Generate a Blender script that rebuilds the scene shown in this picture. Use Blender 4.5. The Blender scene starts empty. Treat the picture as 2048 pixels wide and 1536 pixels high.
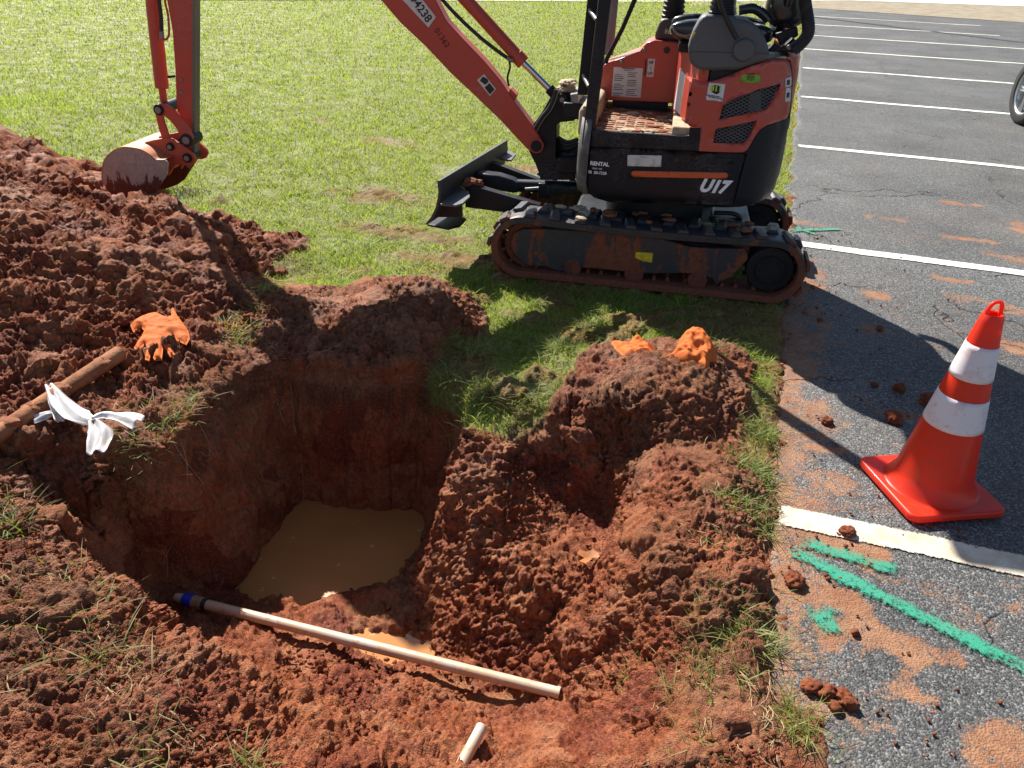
import bpy, bmesh, math, random
import numpy as np
from mathutils import Vector, Matrix
from mathutils.geometry import delaunay_2d_cdt
R = math.radians
random.seed(7); rng = np.random.default_rng(11)
scene = bpy.context.scene
col = scene.collection
# ------------------------------------------------------------------ camera
H = 1.6; F = 1542.0; TH = R(29.9); RO = math.atan(0.0368)
fw = np.array([0, math.cos(TH), -math.sin(TH)])
_u = np.array([0, math.sin(TH), math.cos(TH)]); _r = np.array([1., 0, 0])
rt = math.cos(RO) * _r + math.sin(RO) * _u
up = -math.sin(RO) * _r + math.cos(RO) * _u
CAM = np.array([0, 0, H])
cd = bpy.data.cameras.new('camera'); cam = bpy.data.objects.new('camera', cd); col.objects.link(cam)
cd.sensor_width = 36; cd.lens = 36 * F / 2048; cd.clip_start = 0.05; cd.clip_end = 500
m = Matrix(((rt[0], up[0], -fw[0], 0), (rt[1], up[1], -fw[1], 0), (rt[2], up[2], -fw[2], H), (0, 0, 0, 1)))
cam.matrix_world = m
scene.camera = cam
# ------------------------------------------------------------------ sky, sun, exposure
SUN_AZ = R(-61.3); SUN_EL = R(43.2)          # azimuth = the way the light travels over the ground
w = bpy.data.worlds.new('World'); scene.world = w; w.use_nodes = True
wn = w.node_tree.nodes; wl = w.node_tree.links
sky = wn.new('ShaderNodeTexSky'); sky.sky_type = 'NISHITA'; sky.sun_disc = False
sky.sun_elevation = SUN_EL
_sx, _sy = -math.cos(SUN_AZ), -math.sin(SUN_AZ)   # direction to the sun
sky.sun_rotation = math.atan2(_sx, _sy)
sky.air_density = 1.0; sky.dust_density = 0.8; sky.ozone_density = 1.0
wl.new(sky.outputs[0], wn['Background'].inputs[0]); wn['Background'].inputs[1].default_value = 0.055
sl = bpy.data.lights.new('sun', 'SUN'); so = bpy.data.objects.new('sun', sl); col.objects.link(so)
sl.energy = 5.0; sl.angle = R(0.5); sl.color = (1.0, 0.94, 0.85)
ld = Vector((math.cos(SUN_AZ) * math.cos(SUN_EL), math.sin(SUN_AZ) * math.cos(SUN_EL), -math.sin(SUN_EL)))
so.rotation_euler = ld.to_track_quat('-Z', 'Y').to_euler()
scene.view_settings.view_transform = 'Standard'; scene.view_settings.look = 'None'
scene.view_settings.exposure = 1.05; scene.view_settings.gamma = 1.0
# ------------------------------------------------------------------ helpers
def ray(x, y): return fw * F + rt * (x - 1024) - up * (y - 768)
def G(x, y, z=0.0):
    """photo pixel -> point of the place lying at height z"""
    d = ray(x, y); t = (z - H) / d[2]
    return np.array([d[0] * t, d[1] * t, z])
def frame(o, deg):
    a = R(deg)
    return np.array([o[0], o[1], 0.]), np.array([math.cos(a), math.sin(a), 0]), np.array([-math.sin(a), math.cos(a), 0])
def onplane(fr, ye, x, y):
    o, f, l = fr; d = ray(x, y); t = (ye - (CAM - o) @ l) / (d @ l); p = CAM + t * d - o
    return np.array([p @ f, p @ l, p[2]])
def tag(o, label=None, cat=None, group=None, kind=None):
    if label: o['label'] = label
    if cat: o['category'] = cat
    if group: o['group'] = group
    if kind: o['kind'] = kind
    return o
def empty(name, loc=(0, 0, 0), rz=0, parent=None):
    o = bpy.data.objects.new(name, None); col.objects.link(o); o.location = loc; o.rotation_euler = (0, 0, rz)
    o.empty_display_size = 0.1
    if parent: o.parent = parent
    return o
def mesh_np(name, V, Fc, mat=None, parent=None, smooth=False, attrs=None):
    """Fc: (n,3) or (n,4) int array or list of lists"""
    me = bpy.data.meshes.new(name)
    V = np.asarray(V, dtype=np.float32)
    if isinstance(Fc, np.ndarray):
        k = Fc.shape[1]; n = len(Fc)
        me.vertices.add(len(V)); me.vertices.foreach_set('co', V.ravel())
        me.loops.add(n * k); me.loops.foreach_set('vertex_index', Fc.astype(np.int32).ravel())
        me.polygons.add(n); me.polygons.foreach_set('loop_start', np.arange(0, n * k, k, dtype=np.int32))
        me.update(calc_edges=True)
    else:
        me.from_pydata(V.tolist(), [], [list(f) for f in Fc]); me.update()
    if smooth: me.polygons.foreach_set('use_smooth', np.ones(len(me.polygons), dtype=bool))
    for k_, a in (attrs or {}).items():
        at = me.attributes.new(k_, 'FLOAT', 'POINT'); at.data.foreach_set('value', np.asarray(a, dtype=np.float32))
    o = bpy.data.objects.new(name, me); col.objects.link(o)
    if mat: me.materials.append(mat)
    if parent: o.parent = parent
    return o
def bm_obj(name, bm, mat=None, parent=None, smooth=None, bevel=0, segs=2):
    me = bpy.data.meshes.new(name)
    bmesh.ops.recalc_face_normals(bm, faces=bm.faces)
    bm.to_mesh(me); bm.free()
    o = bpy.data.objects.new(name, me); col.objects.link(o)
    if mat: me.materials.append(mat)
    if parent: o.parent = parent
    if bevel:
        b = o.modifiers.new('bevel', 'BEVEL'); b.width = bevel; b.segments = segs; b.limit_method = 'ANGLE'; b.angle_limit = R(35)
    if smooth is not None:
        for p in me.polygons: p.use_smooth = True
        try: me.set_sharp_from_angle(angle=R(smooth))
        except Exception: pass
    return o
def add_prism(bm, pts, y0, y1, axes='xz'):
    """extrude closed 2-D outline between y0 and y1 along the third axis; y0,y1 may be functions of the point"""
    f0 = y0 if callable(y0) else (lambda a, b: y0); f1 = y1 if callable(y1) else (lambda a, b: y1)
    def mk(a, b, c): return (a, c, b) if axes == 'xz' else ((a, b, c) if axes == 'xy' else (c, a, b))
    A = [bm.verts.new(mk(a, b, f0(a, b))) for a, b in pts]; B = [bm.verts.new(mk(a, b, f1(a, b))) for a, b in pts]
    bm.faces.new(A); bm.faces.new(B[::-1]); n = len(pts)
    for i in range(n): bm.faces.new((A[i], A[(i + 1) % n], B[(i + 1) % n], B[i]))
def prism(name, pts, y0, y1, mat, parent=None, bevel=0.003, axes='xz', smooth=30):
    bm = bmesh.new(); add_prism(bm, pts, y0, y1, axes)
    return bm_obj(name, bm, mat, parent, smooth=smooth, bevel=bevel)
def add_box(bm, lo, hi, M=None):
    vs = [bm.verts.new((x, y, z)) for x in (lo[0], hi[0]) for y in (lo[1], hi[1]) for z in (lo[2], hi[2])]
    for f in ((0, 1, 3, 2), (4, 6, 7, 5), (0, 4, 5, 1), (2, 3, 7, 6), (0, 2, 6, 4), (1, 5, 7, 3)): bm.faces.new([vs[i] for i in f])
    if M is not None: bmesh.ops.transform(bm, matrix=M, verts=vs)
    return vs
def box(name, lo, hi, mat, parent=None, bevel=0.003):
    bm = bmesh.new(); add_box(bm, lo, hi); return bm_obj(name, bm, mat, parent, smooth=30, bevel=bevel)
def basis(d):
    d = Vector(d).normalized(); a = Vector((0, 0, 1)) if abs(d.z) < .9 else Vector((1, 0, 0))
    u = d.cross(a).normalized(); return d, u, d.cross(u).normalized()
def add_tube(bm, pts, r, n=12, caps=True):
    """tube along a polyline, r a number or a list"""
    pts = [Vector(p) for p in pts]; rs = r if hasattr(r, '__len__') else [r] * len(pts)
    rings = []; u = None
    for i, p in enumerate(pts):
        d = (pts[min(i + 1, len(pts) - 1)] - pts[max(i - 1, 0)])
        if d.length < 1e-9: d = Vector((0, 0, 1))
        d.normalize()
        if u is None: u = basis(d)[1]
        else: u = (u - d * u.dot(d)).normalized()
        v = d.cross(u)
        rings.append([bm.verts.new(p + (u * math.cos(2 * math.pi * k / n) + v * math.sin(2 * math.pi * k / n)) * rs[i]) for k in range(n)])
    for a, b in zip(rings, rings[1:]):
        for k in range(n): bm.faces.new((a[k], a[(k + 1) % n], b[(k + 1) % n], b[k]))
    if caps: bm.faces.new(rings[0][::-1]); bm.faces.new(rings[-1])
def tube(name, pts, r, mat, parent=None, n=12, bevel=0, smooth=40):
    bm = bmesh.new(); add_tube(bm, pts, r, n); return bm_obj(name, bm, mat, parent, smooth=smooth, bevel=bevel)
def curve_pts(pts, n=8):
    """Catmull-Rom through the points"""
    P = [np.array(p, float) for p in pts]; P = [2 * P[0] - P[1]] + P + [2 * P[-1] - P[-2]]; out = []
    for i in range(1, len(P) - 2):
        for k in range(n):
            t = k / n; a, b, c, d = P[i - 1:i + 3]
            out.append(.5 * ((2 * b) + (-a + c) * t + (2 * a - 5 * b + 4 * c - d) * t * t + (-a + 3 * b - 3 * c + d) * t ** 3))
    out.append(P[-2]); return out
# ------------------------------------------------------------------ numeric noise
_T = rng.random((64, 64, 64)).astype(np.float32)
def vn3(P, s, seed=0):
    Q = P / s + seed * 17.37; I = np.floor(Q).astype(np.int64); f = (Q - I).astype(np.float32); f = f * f * (3 - 2 * f); I &= 63
    J = (I + 1) & 63; x0, y0, z0 = I.T; x1, y1, z1 = J.T; fx, fy, fz = f.T
    a = _T[x0, y0, z0] * (1 - fx) + _T[x1, y0, z0] * fx; b = _T[x0, y1, z0] * (1 - fx) + _T[x1, y1, z0] * fx
    c = _T[x0, y0, z1] * (1 - fx) + _T[x1, y0, z1] * fx; d = _T[x0, y1, z1] * (1 - fx) + _T[x1, y1, z1] * fx
    return (a * (1 - fy) + b * fy) * (1 - fz) + (c * (1 - fy) + d * fy) * fz
def fbm(P, s, o=4, seed=0, g=.5):
    v = 0; a = 1; t = 0
    for i in range(o): v = v + a * vn3(P, s, seed + i); t += a; a *= g; s *= .5
    return v / t
def worley(P, s, seed=0):
    """distance to the nearest feature point (in cells) and a random id for it"""
    Q = P / s + seed * 5.13; I = np.floor(Q).astype(np.int64); best = np.full(len(P), 9., np.float32); bid = np.zeros(len(P), np.float32)
    for dx in (-1, 0, 1):
        for dy in (-1, 0, 1):
            for dz in (-1, 0, 1):
                C = I + (dx, dy, dz); a, b, c = (C & 63).T
                o = np.stack([_T[a, b, c], _T[b, c, a], _T[c, (a + 7) & 63, b]], 1)
                d = np.sqrt(((C + o - Q) ** 2).sum(1)).astype(np.float32)
                k = d < best; best[k] = d[k]; bid[k] = _T[(a + 31) & 63, b, c][k]
    return best, bid
def in_poly(x, y, poly):
    poly = np.asarray(poly); inside = np.zeros(len(x), bool); n = len(poly); j = n - 1
    for i in range(n):
        xi, yi = poly[i]; xj, yj = poly[j]
        c = ((yi > y) != (yj > y)) & (x < (xj - xi) * (y - yi) / (yj - yi + 1e-12) + xi); inside ^= c; j = i
    return inside
def seg_dist(x, y, pl, closed=True):
    pl = np.asarray(pl, float); d = np.full(len(x), 1e9); n = len(pl)
    for i in range(n if closed else n - 1):
        a = pl[i]; b = pl[(i + 1) % n]; ab = b - a; t = np.clip(((x - a[0]) * ab[0] + (y - a[1]) * ab[1]) / (ab @ ab + 1e-12), 0, 1)
        d = np.minimum(d, np.hypot(x - a[0] - t * ab[0], y - a[1] - t * ab[1]))
    return d
def sdist(x, y, poly):
    """signed distance, positive inside"""
    d = seg_dist(x, y, poly); return np.where(in_poly(x, y, poly), d, -d)
def sstep(a, b, x): t = np.clip((x - a) / (b - a), 0, 1); return t * t * (3 - 2 * t)
def gpoly(px, z=0.0): return [tuple(G(a, b, z)[:2]) for a, b in px]
# ------------------------------------------------------------------ material helpers
class NT:
    def __init__(s, name):
        s.m = bpy.data.materials.new(name); s.m.use_nodes = True; s.t = s.m.node_tree; s.n = s.t.nodes; s.l = s.t.links
        s.b = s.n['Principled BSDF']; s.out = s.n['Material Output']
        s.co = s.n.new('ShaderNodeTexCoord').outputs['Object']
    def link(s, a, b): s.l.new(a, b)
    def noise(s, sc, det=4, rough=.55, dist=0, co=None, out=0):
        n = s.n.new('ShaderNodeTexNoise'); n.inputs['Scale'].default_value = sc; n.inputs['Detail'].default_value = det
        n.inputs['Roughness'].default_value = rough; n.inputs['Distortion'].default_value = dist; s.l.new(co or s.co, n.inputs['Vector']); return n.outputs[out]
    def vor(s, sc, co=None, out=0, feat='F1', rand=1):
        n = s.n.new('ShaderNodeTexVoronoi'); n.feature = feat; n.inputs['Scale'].default_value = sc; n.inputs['Randomness'].default_value = rand
        s.l.new(co or s.co, n.inputs['Vector']); return n.outputs[out]
    def mapping(s, scale=(1, 1, 1), rot=(0, 0, 0), loc=(0, 0, 0)):
        n = s.n.new('ShaderNodeMapping'); n.inputs['Scale'].default_value = scale; n.inputs['Rotation'].default_value = rot; n.inputs['Location'].default_value = loc
        s.l.new(s.co, n.inputs['Vector']); return n.outputs[0]
    def attr(s, name):
        n = s.n.new('ShaderNodeAttribute'); n.attribute_name = name; return n.outputs['Fac']
    def ramp(s, fac, stops, interp='LINEAR'):
        n = s.n.new('ShaderNodeValToRGB'); r = n.color_ramp; r.interpolation = interp
        while len(r.elements) < len(stops): r.elements.new(.5)
        for e, (p, c) in zip(r.elements, stops):
            e.position = p; e.color = (c if hasattr(c, '__len__') else (c, c, c)) + ((1,) if (not hasattr(c, '__len__') or len(c) == 3) else ())
        s.l.new(fac, n.inputs[0]); return n.outputs[0]
    def math(s, op, a, b=0, c=None, clamp=False):
        n = s.n.new('ShaderNodeMath'); n.operation = op; n.use_clamp = clamp
        for i, v in enumerate((a, b) if c is None else (a, b, c)):
            if hasattr(v, 'links') or hasattr(v, 'is_output'): s.l.new(v, n.inputs[i])
            else: n.inputs[i].default_value = v
        return n.outputs[0]
    def mix(s, fac, a, b, mode='MIX'):
        n = s.n.new('ShaderNodeMix'); n.data_type = 'RGBA'; n.blend_type = mode
        for k, v in ((0, fac), (6, a), (7, b)):
            if hasattr(v, 'is_output'): s.l.new(v, n.inputs[k])
            elif k == 0: n.inputs[0].default_value = v
            else: n.inputs[k].default_value = (*v, 1)
        return n.outputs[2]
    def bump(s, h, strength=.5, dist=.01, prev=None):
        n = s.n.new('ShaderNodeBump'); n.inputs['Strength'].default_value = strength; n.inputs['Distance'].default_value = dist
        s.l.new(h, n.inputs['Height'])
        if prev is not None: s.l.new(prev, n.inputs['Normal'])
        return n.outputs[0]
    def set(s, **k):
        for a, v in k.items():
            i = s.b.inputs[a.replace('_', ' ')]
            if hasattr(v, 'is_output'): s.l.new(v, i)
            elif hasattr(v, '__len__') and len(v) == 3: i.default_value = (*v, 1)
            else: i.default_value = v
        return s
def plain(name, colr, rough=.5, metal=0, var=.15, vs=8, bump=0, bs=60):
    t = NT(name)
    dark = tuple(c * (1 - var) for c in colr); lite = tuple(min(1, c * (1 + var)) for c in colr)
    t.set(Base_Color=t.ramp(t.noise(vs, 5, .6), [(.3, dark), (.7, lite)]), Roughness=rough, Metallic=metal)
    if bump: t.set(Normal=t.bump(t.noise(bs, 4), bump, .003))
    return t.m

#@@TERRAIN
# ------------------------------------------------------------------ lot frame: e along the stall lines, n away from the camera
L0 = G(1552, 1030)[:2]; _a = R(-17.5); LE = np.array([math.cos(_a), math.sin(_a)]); LN = np.array([-math.sin(_a), math.cos(_a)])
def lot(e, n): return L0 + LE * e + LN * n
# ------------------------------------------------------------------ terrain control points (photo pixel + height)
CP = []
def cp(*t):
    for a in t: CP.append(tuple(G(*a)))
# back rim, wall foot and water's edge
WZ = -.605
_rim = np.array([G(*a) for a in ((490, 733, .04), (545, 737, .05), (620, 743, .07), (700, 750, .07), (780, 757, .06), (850, 762, .03), (875, 790, .02))]) + (0, .05, 0)
for x_ in np.arange(_rim[0, 0], -.30, .035):
    y_ = float(np.interp(x_, _rim[:, 0], _rim[:, 1])); z_ = float(np.interp(x_, _rim[:, 0], _rim[:, 2])); CP.append((x_, y_, z_))
    if -.93 < x_ < -.37: CP.append((x_, y_ - .045, -.67)); CP.append((x_, y_ - .12, -.70))

cp((592,1030,-.65),(552,1085,-.65),(512,1135,-.64),(460,1190,-.63))
cp((700,1050,-.72),(780,1070,-.72),(650,1080,-.72),(740,1120,-.72),(640,1170,-.74),(560,1170,-.72),(820,1070,-.70),(600,1130,-.74),(700,1140,-.72))
cp((850,1090,-.61),(822,1160,-.61),(760,1165,-.61),(708,1178,-.61),(690,1215,-.61),(640,1232,-.61),(570,1222,-.61),(510,1212,-.61))
# left rim and wall
cp((470,765,.03),(432,800,.04),(388,845,.04),(350,885,.04),(300,912,.03),(200,955,.03),(120,1010,.02),(70,1055,.02),(25,1085,.02))
cp((300,1045,-.24),(200,1060,-.15),(120,1080,-.07))
cp((440,1180,-.60),(400,1180,-.56),(340,1165,-.52),(275,1150,-.42),(190,1125,-.28),(100,1093,-.08))
# near left bank
cp((40,1100,.03),(100,1108,.03),(160,1135,.04),(225,1180,.04),(256,1235,.03),(300,1270,-.02),(360,1305,-.05),(425,1340,-.10))
for a,b,z in ((225,1180,-.3),(256,1235,-.36),(160,1130,-.2)):
    g=G(a,b,0); CP.append((g[0]+.10,g[1]+.07,z))
cp((0,1150,.05),(0,1300,.06),(0,1450,.06),(0,1536,.06),(100,1250,.07),(150,1400,.06),(200,1300,.05),(250,1450,.07),(300,1370,.05),(350,1400,.06),(380,1480,.05),(400,1536,.04),(150,1536,.06),(-200,1300,.05),(-200,1100,.05),(-300,900,.08))
# pit floor by the pipe
cp((360,1210,-.53),(310,1230,-.50),(350,1290,-.44),(420,1250,-.52),(450,1310,-.42),(500,1270,-.50),(480,1370,-.28),(560,1300,-.48),(600,1350,-.42),(700,1360,-.44),(640,1290,-.5))
cp((700,1290,-.575),(760,1262,-.575),(860,1290,-.575),(880,1322,-.57),(780,1320,-.585),(740,1230,-.585),(800,1240,-.55),(830,1200,-.58))
cp((900,1350,-.51),(960,1400,-.5),(1040,1420,-.49),(1010,1370,-.5),(900,1400,-.47),(800,1390,-.40),(1100,1400,-.47),(1130,1385,-.43))
# bottom middle
cp((450,1420,-.06),(470,1536,.0),(560,1420,-.28),(560,1536,-.12),(680,1440,-.33),(680,1536,-.2),(800,1460,-.34),(820,1536,-.25),(920,1470,-.38),(980,1536,-.3),(1060,1480,-.37),(1120,1536,-.26),(1180,1430,-.34),(1240,1500,-.2))
cp((1300,1410,-.12),(1330,1536,-.03),(1400,1450,.0),(1450,1536,.03),(1380,1350,-.05),(1450,1300,.01),(1500,1400,.04),(1560,1500,.03))
# right slope
cp((940,843,-.02),(926,916,-.06),(902,975,-.14),(882,1035,-.26),(866,1100,-.41),(838,1165,-.55),(850,1220,-.53),(880,1275,-.53),(960,1312,-.50),(1030,1345,-.47),(1090,1350,-.42))
cp((1000,860,-.03),(1080,852,-.03),(1150,850,-.02),(1000,930,-.07),(990,1000,-.14),(960,1080,-.24),(930,1150,-.36),(950,1230,-.42))
cp((1070,930,-.15),(1130,900,-.10),(1200,930,-.15),(1265,960,-.12),(1060,1020,-.20),(1140,1010,-.24),(1220,1030,-.25),(1040,1090,-.25),(1120,1090,-.27),(1200,1110,-.24),(1180,1160,-.25))
cp((1240,1080,-.24),(1100,1160,-.26),(1020,1170,-.31),(1030,1250,-.38),(1100,1240,-.36),(1110,1310,-.38),(1180,1230,-.28),(1190,1320,-.30),(1180,1370,-.33))
cp((1292,925,-.02),(1290,985,-.03),(1275,1050,-.05),(1255,1120,-.09),(1235,1190,-.15),(1260,1270,-.17),(1290,1350,-.16))
cp((1340,950,.06),(1400,1000,.06),(1350,1060,.05),(1420,1110,.05),(1340,1150,.0),(1400,1200,.02),(1340,1250,-.05),(1480,1160,.05),(1500,1050,.03),(1520,950,.02))
# right mound, with an undercut front
cp((1150,800,.06),(1160,740,.06),(1210,705,.10),(1300,725,.17),(1390,745,.17),(1460,720,.05),(1290,800,.16),(1200,800,.12),(1400,820,.13),(1470,800,.05),(1180,855,.02),(1260,880,.06),(1350,890,.07),(1430,880,.04),(1300,912,.03),(1250,690,.03),(1370,690,.05),(1500,740,.015))
cp((1100,870,-.05),(1180,890,-.08),(1240,915,-.08))
# back mounds and turf shelf
cp((500,700,.04),(515,640,.08),(560,600,.14),(610,588,.17),(660,600,.12),(700,600,.12),(740,575,.21),(820,562,.24),(880,580,.21),(930,620,.10),(975,660,.03),(870,670,.13),(800,660,.16),(720,670,.12),(620,660,.10),(560,680,.07),(640,710,.06),(760,720,.06),(850,720,.06))
cp((890,700,.04),(870,740,.03),(930,780,.03),(1000,780,.03),(940,830,.01),(1050,820,.02),(1120,760,.03),(1050,690,.02),(1130,650,.01))
for x,y in ((700,585),(820,548),(900,560),(600,575),(980,620)):
    g=G(x,y,0); CP.append((g[0],g[1]+.12,0.))
# spoil heap
cp((0,500,.40),(0,600,.32),(0,700,.2),(0,800,.12),(0,900,.07),(0,1000,.05),(80,450,.42),(160,500,.36),(160,600,.25),(240,500,.30),(240,440,.28),(100,700,.17),(100,820,.09),(250,620,.17),(200,720,.11),(330,560,.2),(330,660,.11),(300,760,.06),(420,520,.19),(420,600,.12),(400,700,.06),(400,660,.09),(480,560,.10),(480,640,.04),(540,540,.05),(300,830,.05),(200,880,.05))
cp((0,340,.50),(100,375,.42),(200,405,.34),(290,412,.27),(350,425,.25),(420,450,.21),(500,475,.13),(570,490,.06),(625,500,.01))
for x,y,z,d in ((0,340,.50,.6),(100,375,.42,.55),(200,405,.34,.5),(290,412,.27,.4),(400,445,.21,.3),(500,475,.13,.2)):
    g=G(x,y,z); CP.append((g[0]+.1*d,g[1]+d,0.))
cp((-200,400,.55),(-200,600,.35),(-300,700,.2),(-400,330,.5))
# level ground
def E_(n): return L0 + LN*n
for n in (-1.6,-1.2,-.9,-.6,-.3,0,.3,.6,1,1.5,2,2.6,3.4,4.5,7,12,20,30,45):
    for e,z in ((-.035,.012),(.02,-.03),(.3,-.06)):
        q=E_(n)+LE*e; CP.append((q[0],q[1],z))
cp((560,560,0),(620,540,0),(700,520,0),(800,500,0),(1000,540,0),(1100,600,0),(1200,620,0),(1350,640,.0),(700,450,0),(900,400,0),(450,380,0),(600,300,0),(300,200,0),(800,200,0),(1100,350,0),(1300,450,0))
for x,y in ((-60,60),(60,60),(-60,-5),(60,-5),(-4,-3),(0,-3),(3,-3),(-20,20),(-10,8),(-5,9),(2,9),(0,14),(-8,14),(-30,0),(-8,0),(-8,4),(0,-.6),(-2,-.6),(1,-.6),(-3,.6),(20,0),(20,30),(0,45)):
    CP.append((x,y,0. if x<2 or x==2 else -.06))
CP.append((0,.2,.0)); CP.append((-1.2,.3,.04)); CP.append((.6,.3,.0))
CP = np.array(CP)
_vx, _e, _f, _, _, _ = delaunay_2d_cdt([Vector((a, b)) for a, b in CP[:, :2]], [], [], 0, 1e-5)
_vx = np.array([tuple(v) for v in _vx]); _f = np.array([f for f in _f if len(f) == 3])
_zi = np.array([CP[np.argmin(((CP[:, :2] - v) ** 2).sum(1)), 2] for v in _vx])
def axis(segs):
    out = [segs[0][0]]
    for a, b, d in segs:
        n = max(1, int(round((b - a) / d))); out += list(np.linspace(a, b, n + 1)[1:])
    return np.array(out)
def grow(a, d, g, end):
    out = [];
    while abs(a) < abs(end): d *= g; a = a + d if end > 0 else a - d; out.append(a)
    return out
gx = np.concatenate([grow(-3.8, .02, 1.12, -60)[::-1], axis([(-3.8, 1.2, .02)]), grow(1.2, .02, 1.12, 60)])
gy = np.concatenate([[-5, -3, -2, -1, -.5, 0], axis([(.2, 5.6, .02)]), grow(5.6, .02, 1.1, 60)])
GX, GY = np.meshgrid(gx, gy, indexing='ij'); Z = np.zeros_like(GX)
for a, b, c in _f:
    A, B, C = _vx[a], _vx[b], _vx[c]
    i0, i1 = np.searchsorted(gx, [min(A[0], B[0], C[0]), max(A[0], B[0], C[0])]); j0, j1 = np.searchsorted(gy, [min(A[1], B[1], C[1]), max(A[1], B[1], C[1])])
    if i1 <= i0 or j1 <= j0: continue
    X = GX[i0:i1 + 1, j0:j1 + 1]; Y = GY[i0:i1 + 1, j0:j1 + 1]
    D = (B[0] - A[0]) * (C[1] - A[1]) - (C[0] - A[0]) * (B[1] - A[1])
    if abs(D) < 1e-12: continue
    u = ((X - A[0]) * (C[1] - A[1]) - (C[0] - A[0]) * (Y - A[1])) / D; v = ((B[0] - A[0]) * (Y - A[1]) - (X - A[0]) * (B[1] - A[1])) / D
    k = (u >= -1e-6) & (v >= -1e-6) & (u + v <= 1 + 1e-6)
    Z[i0:i1 + 1, j0:j1 + 1][k] = (_zi[a] + u * (_zi[b] - _zi[a]) + v * (_zi[c] - _zi[a]))[k]
for _ in range(4):
    Zp = np.pad(Z, 1, mode='edge'); Z = .5 * Z + .125 * (Zp[:-2, 1:-1] + Zp[2:, 1:-1] + Zp[1:-1, :-2] + Zp[1:-1, 2:])
def zat(x, y):
    """ground height by bilinear lookup (numpy arrays or numbers)"""
    x = np.atleast_1d(np.asarray(x, float)); y = np.atleast_1d(np.asarray(y, float))
    i = np.clip(np.searchsorted(gx, x) - 1, 0, len(gx) - 2); j = np.clip(np.searchsorted(gy, y) - 1, 0, len(gy) - 2)
    u = (x - gx[i]) / (gx[i + 1] - gx[i]); v = (y - gy[j]) / (gy[j + 1] - gy[j])
    return Z[i, j] * (1 - u) * (1 - v) + Z[i + 1, j] * u * (1 - v) + Z[i, j + 1] * (1 - u) * v + Z[i + 1, j + 1] * u * v
ni, nj = GX.shape
V = np.stack([GX.ravel(), GY.ravel(), Z.ravel()], 1)
idx = np.arange(ni * nj).reshape(ni, nj)
q = np.stack([idx[:-1, :-1], idx[1:, :-1], idx[1:, 1:], idx[:-1, 1:]], -1).reshape(-1, 4)
T = np.concatenate([q[:, [0, 1, 2]], q[:, [0, 2, 3]]])
# ---- turf regions (world XY polygons)
DIRT = gpoly([(-600, 330), (-200, 320), (0, 333), (60, 352), (150, 385), (230, 398), (330, 400), (370, 425), (440, 440), (520, 462), (610, 478), (625, 505), (560, 545), (535, 590), (545, 620), (600, 590), (690, 590), (740, 565), (830, 550), (900, 570), (965, 640), (985, 690), (890, 690), (862, 740), (848, 790), (935, 845), (1010, 850), (1090, 835), (1135, 800), (1150, 730), (1220, 698), (1330, 700), (1450, 705), (1500, 740), (1490, 800), (1480, 900), (1530, 1010), (1560, 1100), (1600, 1250), (1660, 1500), (1700, 1900), (1700, 3000), (-3000, 3000), (-3000, 400)])
LAWN = [tuple(p) for p in [E_(60) - LE * .02, E_(1.4) - LE * .03, E_(0) - LE * .03, E_(-1.5) - LE * .03, (-50, -5), (-60, 60)]]
def turf(x, y):
    P3 = np.stack([x, y, np.zeros_like(x)], 1)
    wob = (fbm(P3, .25, 4, 3) - .5) * .25
    a = sstep(-.03, .03, -sdist(x, y, DIRT) + wob * .6)
    b = sstep(-.03, .03, sdist(x, y, LAWN) + wob * .3)
    return a * b
BARE = [((1140, 620), .10, .05), ((1050, 655), .05, .04), ((960, 525), .40, .09), ((860, 520), .28, .07), ((760, 395), .34, .16), ((820, 470), .40, .12), ((1050, 340), .34, .14), ((770, 285), .38, .10), ((690, 300), .2, .05), ((1180, 700), .05, .04), ((1250, 640), .08, .05), ((440, 405), .1, .05), ((850, 180), .3, .08), ((640, 245), .1, .05), ((1000, 805), .13, .06), ((1100, 775), .10, .06), ((1150, 680), .13, .07), ((1060, 640), .16, .05), ((1280, 650), .2, .05), ((930, 740), .06, .05), ((1130, 560), .3, .05), ((1020, 560), .1, .08)]
def bare(x, y):
    r = np.zeros_like(x)
    P3 = np.stack([x, y, np.zeros_like(x)], 1); n = fbm(P3, .12, 4, 9)
    for (px, py), a, b in BARE:
        g = G(px, py); u = (x - g[0]) * LE[0] + (y - g[1]) * LE[1]; v = (x - g[0]) * LN[0] + (y - g[1]) * LN[1]
        r = np.maximum(r, sstep(1.5, .4, np.sqrt((u / a) ** 2 + (v / b) ** 2) + (n - .5) * 2.2))
    e_ = (x - L0[0]) * LE[0] + (y - L0[1]) * LE[1]; n_ = (x - L0[0]) * LN[0] + (y - L0[1]) * LN[1]
    n2 = fbm(P3, .22, 4, 19); r = np.maximum(r, .85 * sstep(.47, .58, n2 + .10 * sstep(-.5, 0, e_)) * sstep(2.4, 1.7, n_) * sstep(4.6, 3.8, np.hypot(x, y)))
    return r
def dist_cam(V): return np.sqrt(((V - CAM) ** 2).sum(1))
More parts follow.
